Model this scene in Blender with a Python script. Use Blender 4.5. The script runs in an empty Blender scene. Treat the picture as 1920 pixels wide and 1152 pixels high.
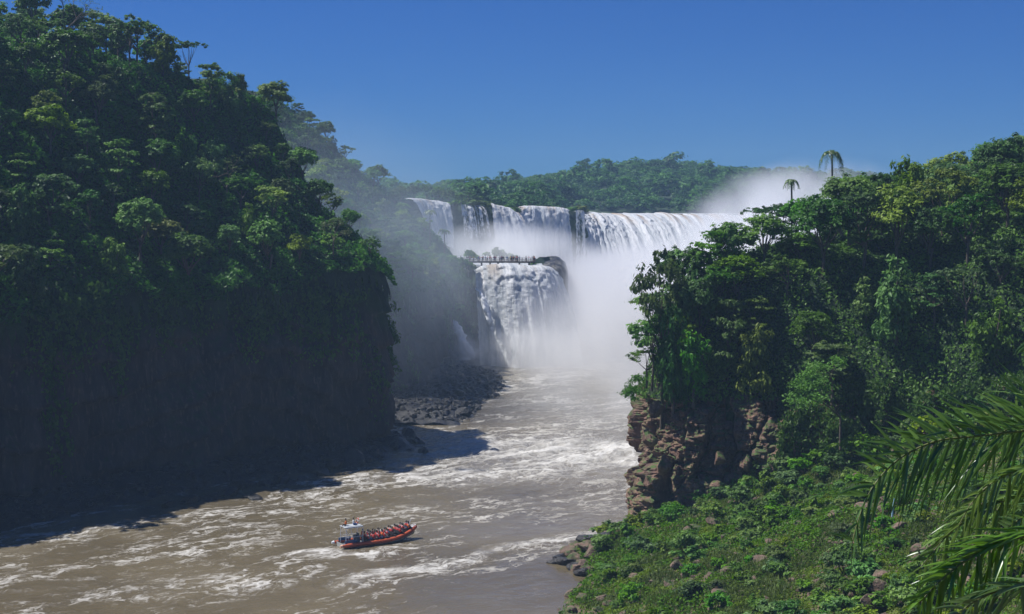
import bpy, math, random
import numpy as np
from mathutils import Vector, Matrix
R = math.radians
S = bpy.context.scene
COL = S.collection
F = 2638.0          # focal length in photo pixels (1920 wide), horizon at photo row 400
H = 48.0            # eye height above the river
# ------------------------------------------------------------------ camera
cd = bpy.data.cameras.new('camera'); cam = bpy.data.objects.new('camera', cd); COL.objects.link(cam)
cam.location = (0, 0, H); cam.rotation_euler = (R(90), 0, 0)
cd.sensor_width = 36; cd.lens = 36 * F / 1920; cd.shift_y = -176 / 1920
cd.clip_start = .2; cd.clip_end = 9000
S.camera = cam
# ------------------------------------------------------------------ light
SUN_EL, SUN_AZ = R(59), R(-76)       # azimuth from +Y towards +X
to_sun = Vector((math.sin(SUN_AZ) * math.cos(SUN_EL), math.cos(SUN_AZ) * math.cos(SUN_EL), math.sin(SUN_EL)))
w = bpy.data.worlds.new('World'); S.world = w; w.use_nodes = True
nt = w.node_tree; bg = nt.nodes['Background']
sky = nt.nodes.new('ShaderNodeTexSky'); sky.sky_type = 'NISHITA'; sky.sun_disc = False
sky.sun_elevation = SUN_EL; sky.sun_rotation = SUN_AZ; sky.altitude = 300
sky.air_density = 1.0; sky.dust_density = 0.0; sky.ozone_density = 3.0
_m = nt.nodes.new('ShaderNodeMix'); _m.data_type = 'RGBA'; _m.blend_type = 'MULTIPLY'; _m.inputs[0].default_value = 1
nt.links.new(sky.outputs[0], _m.inputs[6]); _m.inputs[7].default_value = (.135, .335, .76, 1)
nt.links.new(_m.outputs[2], bg.inputs[0]); bg.inputs[1].default_value = 0.075
sl = bpy.data.lights.new('sun', 'SUN'); sun = bpy.data.objects.new('sun', sl); COL.objects.link(sun)
sl.energy = 4.4; sl.angle = R(.5); sl.color = (1, .98, .96)
sun.rotation_euler = to_sun.to_track_quat('Z', 'Y').to_euler()
S.view_settings.view_transform = 'Standard'; S.view_settings.look = 'None'
S.view_settings.exposure = 0.4; S.view_settings.gamma = 1
S.cycles.max_bounces = 16; S.cycles.diffuse_bounces = 2; S.cycles.glossy_bounces = 2
S.cycles.transparent_max_bounces = 12; S.cycles.transmission_bounces = 2; S.cycles.volume_bounces = 12
S.cycles.volume_step_rate = 1.0; S.cycles.volume_max_steps = 256
S.cycles.use_adaptive_sampling = True; S.cycles.adaptive_threshold = 0.02

# ------------------------------------------------------------------ noise and mesh helpers
def W(px, py, Y): return np.array([(px - 960) / F * Y, Y, H - (py - 400) / F * Y])
def on_water(px, py, z=0): Y = (H - z) * F / (py - 400); return np.array([(px - 960) / F * Y, Y, z])
def proj(p):
    p = np.atleast_2d(p); return 960 + F * p[:, 0] / p[:, 1], 400 + F * (H - p[:, 2]) / p[:, 1]
def _hash(ix, iy, iz, seed):
    n = (ix.astype(np.int64) * 374761393 + iy.astype(np.int64) * 668265263 + iz.astype(np.int64) * 2147483647 + seed * 974711) & 0xffffffff
    n = ((n ^ (n >> 13)) * 1274126177) & 0xffffffff
    n = (n ^ (n >> 16)); n = (n * 2246822519) & 0xffffffff; n ^= (n >> 15)
    return n.astype(np.float64) / 0xffffffff
def vnoise(P, seed=0):
    i = np.floor(P).astype(np.int64); f = P - i; f = f * f * (3 - 2 * f)
    r = 0
    for dx in (0, 1):
        for dy in (0, 1):
            for dz in (0, 1):
                wgt = (f[..., 0] if dx else 1 - f[..., 0]) * (f[..., 1] if dy else 1 - f[..., 1]) * (f[..., 2] if dz else 1 - f[..., 2])
                r = r + wgt * _hash(i[..., 0] + dx, i[..., 1] + dy, i[..., 2] + dz, seed)
    return r * 2 - 1
def fbm(P, scale, octv=4, seed=0, gain=.5):
    a, s, r, t = 1, scale, 0, 0
    for k in range(octv):
        r = r + a * vnoise(P * s, seed + k * 17); t += a; a *= gain; s *= 2.07
    return r / t
def worley(P, seed=0, cheb=0):                  # nearest, second nearest, id value
    i = np.floor(P).astype(np.int64)
    d1 = np.full(P.shape[:-1], 9.); d2 = d1.copy(); idv = d1.copy()
    for dx in (-1, 0, 1):
        for dy in (-1, 0, 1):
            for dz in (-1, 0, 1):
                a, b, c = i[..., 0] + dx, i[..., 1] + dy, i[..., 2] + dz
                q = np.stack([a + _hash(a, b, c, seed), b + _hash(a, b, c, seed + 1), c + _hash(a, b, c, seed + 2)], -1)
                d = np.linalg.norm(P - q, axis=-1) * (1 - cheb) + cheb * np.abs(P - q).max(-1); h = _hash(a, b, c, seed + 3)
                near = d < d1
                d2 = np.where(near, d1, np.minimum(d2, d)); idv = np.where(near, h, idv); d1 = np.where(near, d, d1)
    return d1, d2, idv
def P3(x, y, z=0): return np.stack(np.broadcast_arrays(x, y, z), -1).astype(float)

def mk_mesh(name, V, Q, mats=(), smooth=False, attrs=None, mi=None, uv=None):
    """V (n,3); Q (m,k) faces or a list of such arrays"""
    me = bpy.data.meshes.new(name)
    Qs = Q if isinstance(Q, list) else [Q]
    Qs = [np.asarray(q, dtype=np.int32) for q in Qs if len(q)]
    loops = np.concatenate([q.ravel() for q in Qs]); sizes = np.concatenate([np.full(len(q), q.shape[1]) for q in Qs])
    me.vertices.add(len(V)); me.vertices.foreach_set('co', np.asarray(V, dtype=np.float32).ravel())
    me.loops.add(len(loops)); me.loops.foreach_set('vertex_index', loops)
    me.polygons.add(len(sizes)); me.polygons.foreach_set('loop_start', np.concatenate([[0], np.cumsum(sizes)[:-1]]).astype(np.int32))
    me.polygons.foreach_set('use_smooth', np.full(len(sizes), smooth))
    for m in mats: me.materials.append(m)
    if mi is not None: me.polygons.foreach_set('material_index', np.asarray(mi, dtype=np.int32))
    if attrs:
        for k, a in attrs.items():
            at = me.attributes.new(k, 'FLOAT', 'POINT'); at.data.foreach_set('value', np.asarray(a, dtype=np.float32).ravel())
    if uv is not None:
        l = me.uv_layers.new(name='UVMap'); l.data.foreach_set('uv', np.asarray(uv, dtype=np.float32)[loops].ravel())
    me.update(calc_edges=True)
    return me
def link(name, me, parent=None, loc=(0, 0, 0)):
    o = bpy.data.objects.new(name, me); COL.objects.link(o); o.location = loc
    if parent: o.parent = parent
    return o
def tag(o, label=None, cat=None, group=None, kind=None):
    if label: o['label'] = label
    if cat: o['category'] = cat
    if group: o['group'] = group
    if kind: o['kind'] = kind
    return o
def empty(name, loc=(0, 0, 0), rz=0, sc=1):
    o = bpy.data.objects.new(name, None); COL.objects.link(o); o.location = loc; o.rotation_euler.z = rz
    o.scale = (sc, sc, sc) if not isinstance(sc, tuple) else sc
    o.empty_display_size = .3
    return o
def grid_faces(nu, nv, off=0):
    i = np.arange(nu - 1)[:, None] * nv + np.arange(nv - 1)[None, :] + off
    return np.stack([i, i + 1, i + nv + 1, i + nv], -1).reshape(-1, 4)
class MB:                                # collects shapes for one mesh
    def __init__(s): s.V = []; s.Q = {}; s.n = 0; s.m = {}
    def add(s, V, Q, m=0):
        V = np.asarray(V, float); s.V.append(V)
        for q in (Q if isinstance(Q, list) else [Q]):
            q = np.asarray(q)
            s.Q.setdefault((q.shape[1], m), []).append(q + s.n)
        s.n += len(V)
    def box(s, c, d, rz=0, m=0, ax=None):
        c = np.array(c, float); h = np.array(d, float) / 2
        v = np.array([[x, y, z] for x in (-1, 1) for y in (-1, 1) for z in (-1, 1)]) * h
        if rz: cs, sn = math.cos(rz), math.sin(rz); v = v @ np.array([[cs, sn, 0], [-sn, cs, 0], [0, 0, 1]])
        s.add(v + c, np.array([[0, 1, 3, 2], [4, 6, 7, 5], [0, 4, 5, 1], [2, 3, 7, 6], [0, 2, 6, 4], [1, 5, 7, 3]]), m)
    def tube(s, pts, rad, n=8, m=0, cap=True):
        pts = np.asarray(pts, float); k = len(pts); rad = np.broadcast_to(rad, (k,))
        T = np.gradient(pts, axis=0); T /= np.linalg.norm(T, axis=1)[:, None] + 1e-9
        up = np.where(np.abs(T[:, 2:3]) > .9, np.array([[1., 0, 0]]), np.array([[0, 0, 1.]]))
        A = np.cross(T, up); A /= np.linalg.norm(A, axis=1)[:, None]; B = np.cross(A, T)
        a = np.linspace(0, 2 * np.pi, n, endpoint=False)
        V = pts[:, None] + rad[:, None, None] * (np.cos(a)[None, :, None] * A[:, None] + np.sin(a)[None, :, None] * B[:, None])
        j = (np.arange(n) + 1) % n
        Q = np.concatenate([np.stack([i * n + np.arange(n), i * n + j, (i + 1) * n + j, (i + 1) * n + np.arange(n)], -1) for i in range(k - 1)])
        s.add(V.reshape(-1, 3), Q, m)
        if cap:
            s.add(V[0][::-1], np.arange(n)[None], m); s.add(V[-1], np.arange(n)[None], m)
    def build(s, name, mats, parent=None, smooth=False, loc=(0, 0, 0)):
        V = np.concatenate(s.V); qs = []; mi = []
        for (k, m), l in s.Q.items():
            q = np.concatenate(l); qs.append(q); mi.append(np.full(len(q), m))
        me = mk_mesh(name, V, qs, mats if isinstance(mats, (list, tuple)) else [mats], smooth, mi=np.concatenate(mi))
        return link(name, me, parent, loc)

# ------------------------------------------------------------------ materials
def mat(name, rough=.8):
    m = bpy.data.materials.new(name); m.use_nodes = True; b = m.node_tree.nodes['Principled BSDF']; b.inputs['Roughness'].default_value = rough
    return m, m.node_tree, b
class NT:                                # tiny node helper
    def __init__(s, nt): s.nt = nt
    def n(s, t, **k):
        x = s.nt.nodes.new(t)
        for a, v in k.items(): setattr(x, a, v)
        return x
    def l(s, a, b): s.nt.links.new(a, b)
    def math(s, op, a, b=None, c=None, clamp=False):
        x = s.n('ShaderNodeMath', operation=op, use_clamp=clamp)
        for i, v in enumerate((a, b, c)):
            if v is None: continue
            if isinstance(v, (int, float)): x.inputs[i].default_value = v
            else: s.l(v, x.inputs[i])
        return x.outputs[0]
    def noise(s, vec, scale, detail=4, rough=.55, dist=0, col=False):
        x = s.n('ShaderNodeTexNoise'); x.inputs['Scale'].default_value = scale; x.inputs['Detail'].default_value = detail
        x.inputs['Roughness'].default_value = rough; x.inputs['Distortion'].default_value = dist
        if vec is not None: s.l(vec, x.inputs['Vector'])
        return x.outputs['Color' if col else 'Fac']
    def maprange(s, v, a, b, c=0, d=1, smooth=True):
        x = s.n('ShaderNodeMapRange'); x.interpolation_type = 'SMOOTHSTEP' if smooth else 'LINEAR'
        for i, q in enumerate((v, a, b, c, d)):
            if isinstance(q, (int, float)): x.inputs[i].default_value = q
            else: s.l(q, x.inputs[i])
        return x.outputs[0]
    def mapping(s, vec, loc=(0, 0, 0), rot=(0, 0, 0), sc=(1, 1, 1)):
        x = s.n('ShaderNodeMapping'); s.l(vec, x.inputs[0]); x.inputs[1].default_value = loc; x.inputs[2].default_value = rot; x.inputs[3].default_value = sc
        return x.outputs[0]
    def mix(s, f, a, b):
        x = s.n('ShaderNodeMix', data_type='RGBA')
        for i, v in ((0, f), (6, a), (7, b)):
            if isinstance(v, (int, float)): x.inputs[i].default_value = v
            elif isinstance(v, tuple): x.inputs[i].default_value = (*v, 1) if len(v) == 3 else v
            else: s.l(v, x.inputs[i])
        return x.outputs[2]
    def vmath(s, op, a, b):
        x = s.n('ShaderNodeVectorMath', operation=op)
        for i, v in enumerate((a, b)):
            if isinstance(v, tuple): x.inputs[i].default_value = v
            else: s.l(v, x.inputs[i])
        return x.outputs[0]
    def bump(s, h, strength, dist, b):
        x = s.n('ShaderNodeBump'); x.inputs['Strength'].default_value = strength; x.inputs['Distance'].default_value = dist
        s.l(h, x.inputs['Height']); s.l(x.outputs[0], b.inputs['Normal'])
def plain(name, c, rough=.6, var=.15, metal=0, scale=3):
    m, nt, b = mat(name, rough); k = NT(nt); b.inputs['Metallic'].default_value = metal
    g = k.n('ShaderNodeTexCoord'); f = k.noise(g.outputs['Object'], scale, 5)
    k.l(k.mix(f, tuple(max(0, x * (1 - var * 2)) for x in c), tuple(min(1, x * (1 + var)) for x in c)), b.inputs['Base Color'])
    return m
def leaf_mat(name, dark, light, dry=None, transl=.4, gloss=.5):
    """leaves: colour runs by clump tint (attribute) and by tree (object random)"""
    m, nt, b = mat(name, gloss); k = NT(nt)
    at = k.n('ShaderNodeAttribute', attribute_name='tint'); oi = k.n('ShaderNodeObjectInfo')
    c = k.mix(at.outputs['Fac'], dark, light)
    hv = k.n('ShaderNodeHueSaturation'); k.l(c, hv.inputs['Color'])
    k.l(k.maprange(oi.outputs['Random'], 0, 1, .478, .52, False), hv.inputs['Hue'])
    r2 = k.math('FRACT', k.math('MULTIPLY', oi.outputs['Random'], 7.31)); k.l(k.maprange(r2, 0, 1, .7, 1.35, False), hv.inputs['Value'])
    r3 = k.math('FRACT', k.math('MULTIPLY', oi.outputs['Random'], 13.7)); k.l(k.maprange(r3, 0, 1, .8, 1.1, False), hv.inputs['Saturation'])
    k.l(hv.outputs[0], b.inputs['Base Color']); b.inputs['Specular IOR Level'].default_value = .25
    tr = k.n('ShaderNodeBsdfTranslucent'); br = k.n('ShaderNodeBrightContrast'); k.l(hv.outputs[0], tr.inputs[0])
    mx = k.n('ShaderNodeMixShader'); mx.inputs[0].default_value = transl
    out = nt.nodes['Material Output']; k.l(b.outputs[0], mx.inputs[1]); k.l(tr.outputs[0], mx.inputs[2]); k.l(mx.outputs[0], out.inputs[0])
    return m
LEAF = [leaf_mat('leaf_mid_green', (.028, .098, .008), (.160, .335, .016)),
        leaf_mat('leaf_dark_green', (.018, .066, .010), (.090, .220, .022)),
        leaf_mat('leaf_yellow_green', (.065, .145, .006), (.270, .390, .016)),
        leaf_mat('leaf_grey_green', (.050, .115, .024), (.165, .285, .044)),
        leaf_mat('leaf_russet', (.090, .070, .014), (.220, .150, .026)),
        leaf_mat('leaf_fresh_green', (.042, .140, .007), (.170, .370, .020))]
M_GRASS = leaf_mat('grass_blades', (.075, .115, .014), (.190, .270, .035))
M_PALM = leaf_mat('palm_leaf', (.050, .120, .018), (.165, .290, .045), transl=.35, gloss=.32)
M_PALM.node_tree.nodes['Principled BSDF'].inputs['Specular IOR Level'].default_value = 1.0
M_BARK = plain('bark', (.13, .10, .075), .9, .4, scale=2)
M_RACHIS = plain('palm_rachis', (.16, .18, .05), .5, .2)
def rock_mat(name, c1, c2, c3, moss=None, mossz=None, vert=.35, scale=.5, wetz=None):
    m, nt, b = mat(name, .85); k = NT(nt)
    g = k.n('ShaderNodeNewGeometry'); P = g.outputs['Position']
    Pv = k.mapping(P, sc=(1, 1, vert))
    f1 = k.noise(Pv, scale, 6, .6); f2 = k.noise(Pv, scale * 4.7, 6, .65); f3 = k.noise(P, scale * .17, 4)
    c = k.mix(k.maprange(f1, .3, .7), c1, c2); c = k.mix(k.maprange(f2, .5, .75), c, c3)
    c = k.mix(k.maprange(f3, .5, .68, 0, .6), c, c1)
    if moss:
        n = k.n('ShaderNodeSeparateXYZ'); k.l(g.outputs['Normal'], n.inputs[0])
        up = k.maprange(n.outputs[2], .25, .7); mm = k.math('MULTIPLY', up, k.maprange(k.noise(P, .8, 5), .42, .6))
        if mossz:
            pz = k.n('ShaderNodeSeparateXYZ'); k.l(P, pz.inputs[0])
            z = k.math('ADD', pz.outputs[2], k.math('MULTIPLY', k.math('SUBTRACT', k.noise(k.mapping(P, sc=(1, 1, .3)), .12, 5), .5), 26))
            mm = k.math('MAXIMUM', mm, k.maprange(z, mossz - 2.5, mossz + 2.5))
        c = k.mix(mm, c, moss)
    if wetz:
        pz2 = k.n('ShaderNodeSeparateXYZ'); k.l(P, pz2.inputs[0])
        c = k.mix(k.maprange(pz2.outputs[2], wetz, wetz * .2), c, tuple(x * .45 for x in c1))
    k.l(c, b.inputs['Base Color'])
    k.bump(k.math('ADD', f1, k.math('MULTIPLY', f2, .5)), .7, .6, b)
    return m
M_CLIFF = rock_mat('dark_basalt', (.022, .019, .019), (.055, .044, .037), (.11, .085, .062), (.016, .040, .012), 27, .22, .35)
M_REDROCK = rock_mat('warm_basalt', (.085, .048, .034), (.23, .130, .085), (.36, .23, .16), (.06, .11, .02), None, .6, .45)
M_BOULDER = rock_mat('boulder_rock', (.10, .065, .046), (.24, .155, .11), (.32, .23, .17), (.055, .09, .02), None, .8, .9)
M_WETROCK_SHADE = rock_mat('wet_rock_with_shade', (.016, .015, .015), (.036, .033, .030), (.07, .062, .054), None, None, .8, .8)  # wet rock, its colour darkened further to stand for shade on the rubble beach
M_WETROCK_SHADE.node_tree.nodes['Principled BSDF'].inputs['Roughness'].default_value = .38
def soil_mat(name, a, b_, c_):
    m, nt, b = mat(name, .95); k = NT(nt); g = k.n('ShaderNodeNewGeometry'); P = g.outputs['Position']
    f = k.noise(P, .25, 6); f2 = k.noise(P, 1.7, 6, .65)
    c = k.mix(k.maprange(f, .38, .6), a, b_); c = k.mix(k.maprange(f2, .52, .7), c, c_)
    k.l(c, b.inputs['Base Color']); k.bump(f2, 1, .5, b); return m
M_SLOPE = soil_mat('slope_ground', (.075, .095, .028), (.17, .125, .070), (.25, .165, .11))
M_FLOOR = soil_mat('forest_floor', (.012, .030, .010), (.025, .055, .014), (.040, .070, .020))

# ------------------------------------------------------------------ leaves
def leaf_quads(C, N, size, rng, aspect=1.7, jitter=.5, tint=None, fall=None):
    """one pointed leaf spray (rhombus) per centre, facing roughly N"""
    n = len(C); N = N + rng.normal(0, jitter, (n, 3)); N /= np.linalg.norm(N, axis=1)[:, None] + 1e-9
    A = rng.normal(0, 1, (n, 3))
    if fall is not None: A = A * .45 + np.array([0, 0, -fall])
    A -= (A * N).sum(1)[:, None] * N; A /= np.linalg.norm(A, axis=1)[:, None] + 1e-9; B = np.cross(N, A)
    s = (size * rng.uniform(.6, 1.35, n))[:, None] if np.isscalar(size) else (size * rng.uniform(.6, 1.35, n))[:, None]
    a = A * s * aspect / 2; b = B * s / 2
    V = np.stack([C - a, C + b - a * .1 + N * s * .12, C + a, C - b - a * .1 + N * s * .12], 1).reshape(-1, 3)
    Q = np.arange(4 * n).reshape(-1, 4)
    t = np.repeat(np.clip((tint if tint is not None else .5) + rng.normal(0, .14, n), 0, 1), 4)
    return V, Q, t
def rand_dir(rng, n, zmin=-1):
    z = rng.uniform(zmin, 1, n); a = rng.uniform(0, 2 * np.pi, n); r = np.sqrt(1 - z * z)
    return np.stack([r * np.cos(a), r * np.sin(a), z], 1)
def crown_cloud(rng, lobes, nclump, nleaf, leaf, csize=.42, zmin=-.35, flat=.55, fall=None, aspect=1.7):
    """lobes: list of (centre, radii). Clumps sit on the lobes, leaves round the clumps."""
    Cs, Ns, Ts = [], [], []
    for c, r in lobes:
        c = np.array(c); r = np.array(r); k = max(4, int(nclump * (r.prod() ** (2 / 3)) / 2.2))
        d = rand_dir(rng, k, zmin); ctr = c + d * r * rng.uniform(.72, 1.08, (k, 1))
        tl = rng.normal(0, .13)
        for q in range(k):
            m = nleaf; rad = csize * rng.uniform(.6, 1.35) * (r.mean() ** .5)
            off = rng.normal(0, 1, (m, 3)) * np.array([rad, rad, rad * flat]) * .62
            if fall: off[:, 2] -= np.abs(rng.normal(0, rad * fall, m))
            Cs.append(ctr[q] + off); nn = d[q] * .6 + np.array([0, 0, 1.0]); Ns.append(np.tile(nn, (m, 1)) + off * .5 / rad)
            Ts.append(np.full(m, .48 + tl + rng.normal(0, .13)))
    return leaf_quads(np.concatenate(Cs), np.concatenate(Ns), leaf, rng, aspect=aspect, tint=np.concatenate(Ts), fall=fall)
def limb_tube(mb, a, b, r0, r1, rng, n=6, bend=.12):
    a = np.array(a, float); b = np.array(b, float); L = np.linalg.norm(b - a); t = np.linspace(0, 1, 6)[:, None]
    j = rng.normal(0, bend * L, 3); mb.tube(a + (b - a) * t + j * np.sin(t * np.pi) * .5, np.linspace(r0, r1, 6), n)
def make_tree(seed, kind, leaf=.36):
    """returns (crown mesh data, trunk mesh data); origin at the trunk's foot"""
    rng = np.random.default_rng(seed); L = []; tb = MB()
    kw = dict(nclump=11, nleaf=26, leaf=leaf)
    if kind == 'domed':
        Rr, z0, hh, tr = 3.8, 6.2, 2.6, .26
        for _ in range(17):
            d = rand_dir(rng, 1, -.15)[0]; L.append((np.array([d[0] * Rr * .72, d[1] * Rr * .72, z0 + d[2] * hh]), rng.uniform(1.0, 1.75) * np.array([1, 1, .75])))
        L.append(((0, 0, z0), (2.6, 2.6, 1.8)))
    elif kind == 'ragged':
        z0, tr = 6.5, .24
        for _ in range(15):
            a = rng.uniform(0, 6.28); r = rng.uniform(.6, 4.1); L.append((np.array([r * math.cos(a), r * math.sin(a), z0 + rng.uniform(-2.4, 2.6) * (1 - r / 7)]), rng.uniform(.75, 1.55) * np.array([1.1, 1.1, .62])))
        kw.update(nclump=10, nleaf=22)
    elif kind == 'layered':
        z0, tr = 6.0, .22
        for zl, rr in ((3.6, 3.3), (5.2, 3.8), (6.8, 3.2), (8.2, 1.9)):
            for q in range(5):
                a = rng.uniform(0, 6.28); r = rr * rng.uniform(.35, .8); L.append((np.array([r * math.cos(a), r * math.sin(a), zl + rng.normal(0, .25)]), np.array([1.5, 1.5, .5]) * rng.uniform(.8, 1.15)))
        kw.update(nclump=12, nleaf=22, csize=.36, flat=.35)
    elif kind == 'draped':
        z0, tr = 6, .3
        for q in range(12):
            a = rng.uniform(0, 6.28); z = rng.uniform(1.4, 8.2); r = 2.1 * math.sqrt(max(.1, 1 - ((z - 4) / 5.2) ** 2)) * rng.uniform(.5, 1)
            L.append((np.array([r * math.cos(a), r * math.sin(a), z]), np.array([1.25, 1.25, 1.5]) * rng.uniform(.8, 1.15)))
        L.append(((0, 0, 4.5), (1.7, 1.7, 3.6))); kw.update(nclump=10, nleaf=26, fall=1.1, aspect=2.2, csize=.38, zmin=-.8)
    elif kind == 'umbrella':
        z0, tr = 8.0, .2
        for q in range(13):
            a = rng.uniform(0, 6.28); r = 4.4 * rng.uniform(.1, 1); L.append((np.array([r * math.cos(a), r * math.sin(a), z0 + .9 - r * r * .06 + rng.normal(0, .2)]), np.array([1.35, 1.35, .45]) * rng.uniform(.75, 1.15)))
        kw.update(nclump=11, nleaf=18, csize=.34, flat=.3)
    elif kind == 'shrub':
        z0, tr = 1.1, .07
        for q in range(8):
            d = rand_dir(rng, 1, 0)[0]; L.append((np.array([d[0] * 1.0, d[1] * 1.0, .55 + d[2] * .75]), rng.uniform(.38, .75) * np.array([1, 1, .85])))
        kw.update(nclump=34, nleaf=16, leaf=leaf, csize=.3, zmin=-.5)
    V, Q, t = crown_cloud(rng, L, **kw)
    top = z0
    if kind == 'shrub':
        for c, r in L[:5]: limb_tube(tb, (0, 0, -.2), c, .05, .015, rng, 5)
    else:
        limb_tube(tb, (0, 0, -1.2), (rng.normal(0, .3), rng.normal(0, .3), top * .55), tr, tr * .7, rng, 8, .04)
        fork = np.array([0, 0, top * .5])
        for c, r in L[::2]: limb_tube(tb, fork + np.array([0, 0, rng.uniform(-.5, .6)]), c, tr * .5, tr * .12, rng, 5)
    return (V, Q, t), tb
PROTO = {}
def proto(kind, seed, mi, leaf=.36):
    key = (kind, seed, mi, leaf)
    if key not in PROTO:
        (V, Q, t), tb = make_tree(seed, kind, leaf)
        cm = mk_mesh(f'{kind}_crown', V, Q, [LEAF[mi]], attrs={'tint': t})
        to = tb.build('trunk', M_BARK, smooth=True); tm = to.data; bpy.data.objects.remove(to)
        PROTO[key] = (cm, tm)
    return PROTO[key]
LOOK = {0: 'mid green', 1: 'dark green', 2: 'yellow-green', 3: 'grey-green', 4: 'russet-tinged', 5: 'fresh green'}
SHAPE = {'domed': 'round-topped', 'ragged': 'ragged open-crowned', 'layered': 'layered', 'draped': 'creeper-draped', 'umbrella': 'flat-topped'}
def plant(kind, seed, mi, loc, rz, sc, name=None, leaf=.36):
    cm, tm = proto(kind, seed, mi, leaf)
    nm = name or ('shrub' if kind == 'shrub' else 'tree')
    r = empty(nm, loc, rz, sc); link('crown', cm, r)
    link('stem' if kind == 'shrub' else 'trunk', tm, r)
    r['_k'] = kind; r['_m'] = mi
    return r
ORD = ['first', 'second', 'third', 'fourth', 'fifth', 'sixth', 'seventh', 'eighth', 'ninth', 'tenth']
def nth(i, n):
    if n == 1: return ''
    if i == 0: return 'leftmost'
    if i == n - 1: return 'rightmost'
    return (ORD[i] if i < 10 else f'{i + 1}th') + ' from left'

# ------------------------------------------------------------------ land shapes
def resample(pts, step, smooth=2):
    pts = np.asarray(pts, float)
    for _ in range(smooth):
        q = [pts[0]]
        for a, b in zip(pts[:-1], pts[1:]): q += [a * .75 + b * .25, a * .25 + b * .75]
        q.append(pts[-1]); pts = np.array(q)
    d = np.concatenate([[0], np.cumsum(np.linalg.norm(np.diff(pts[:, :2], axis=0), axis=1))])
    t = np.arange(0, d[-1], step); return np.stack([np.interp(t, d, pts[:, k]) for k in range(pts.shape[1])], 1)
def path_dist(X, Y, path):
    P = np.stack([X.ravel(), Y.ravel()], 1); best = np.full(len(P), 1e9)
    for a, b in zip(path[:-1], path[1:]):
        a = a[:2]; b = b[:2]; ab = b - a; t = np.clip(((P - a) @ ab) / (ab @ ab + 1e-9), 0, 1)
        best = np.minimum(best, np.linalg.norm(P - a - t[:, None] * ab, axis=1))
    return best.reshape(X.shape)
def inside(X, Y, poly):
    r = np.zeros(X.shape, bool); n = len(poly)
    for i in range(n):
        x1, y1 = poly[i][:2]; x2, y2 = poly[(i + 1) % n][:2]
        if y1 == y2: continue
        c = ((y1 > Y) != (y2 > Y)) & (X < (x2 - x1) * (Y - y1) / (y2 - y1) + x1); r ^= c
    return r
def cliff_wall(name, path, material, step=.5, vstep=.5, lean=.06, rough=2.2, seed=0, side=1, block=0, kind='structure', zb=-2):
    """rock face standing on a foot path (x, y, top height); side: +1 outward is left of travel"""
    p = resample(path, step); T = np.gradient(p[:, :2], axis=0); T /= np.linalg.norm(T, axis=1)[:, None] + 1e-9
    N = np.stack([-T[:, 1], T[:, 0]], 1) * side
    nv = int((p[:, 2].max() - zb) / vstep) + 6; t = np.linspace(0, 1, nv)
    z = zb + (p[:, 2:3] - zb) * t[None]; V = np.stack([np.repeat(p[:, 0:1], nv, 1), np.repeat(p[:, 1:2], nv, 1), z], -1)
    inset = lean * (z - zb)
    if p.shape[1] > 3: inset = inset - p[:, 3:4] * (1 - t[None]) ** .8
    inset = inset + np.clip(t[None] - .93, 0, 1) ** 1.5 * 90      # rolls back over the rim
    Q3 = V * np.array([1, 1, .32])
    disp = fbm(Q3, .09, 3, seed) * rough * 1.4 + fbm(Q3, .35, 4, seed + 5) * rough * .7 + fbm(V, 1.1, 3, seed + 9) * rough * .18
    if block:
        d1, d2, idv = worley((V + fbm(V, .5, 2, 3)[..., None] * .4) * np.array([1, 1, .6]) / block, seed, .8); e1, e2, ide = worley(V * np.array([1, 1, 1.3]) / (block * .36), seed + 7, .8)
        disp = disp * .75 + fbm(V * np.array([1, 1, 2.2]), .6, 4, seed + 31) * .9 + (idv - .5) * block * .9 - np.exp(-((d2 - d1) / .06) ** 2) * block * .20 + (ide - .5) * block * .14 - np.exp(-((e2 - e1) / .07) ** 2) * block * .07
    else:                                                       # basalt columns and ribs
        rib = np.abs(fbm(V * np.array([1, 1, .06]), .55, 3, seed + 3)); disp = disp - rib * rough * 1.0
        zz = V[..., 2] + fbm(V * np.array([1, 1, .2]), .06, 3, seed + 6) * 9; led = (zz / 6.5) % 1; disp = disp + (np.minimum(led * 1.15, 1) - .5) * -1.5 + fbm(V, .05, 2, seed + 8) * 3.0 * np.clip((V[..., 2] - zb) / 12, 0, 1)
    V[..., :2] += N[:, None] * (disp - inset)[..., None]
    F_ = grid_faces(len(p), nv)
    if side < 0: F_ = F_[:, ::-1]
    o = link(name, mk_mesh(name, V.reshape(-1, 3), F_, [material], not block)); tag(o, kind=kind)
    return o, V, N
def skirted(fn, poly):
    def g(X, Y):
        d = path_dist(X, Y, poly) * np.where(inside(X, Y, poly), 1, -1)
        return fn(X, Y) - np.clip(2.4 - d, 0, 6) ** 1.5 * 1.6
    return g
def height_sheet(name, x0, x1, y0, y1, st, fn, material, mask=None):
    X, Y = np.meshgrid(np.arange(x0, x1, st), np.arange(y0, y1, st), indexing='ij'); Z = fn(X, Y)
    V = P3(X, Y, Z).reshape(-1, 3); Fc = grid_faces(*X.shape)
    Fc = Fc[:, ::-1]
    if mask is not None: ok = mask(X, Y).ravel(); Fc = Fc[ok[Fc].all(1)]
    used = np.unique(Fc); re = np.full(len(V), -1); re[used] = np.arange(len(used))
    o = link(name, mk_mesh(name, V[used], re[Fc], [material], True)); tag(o, kind='structure'); return o

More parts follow.
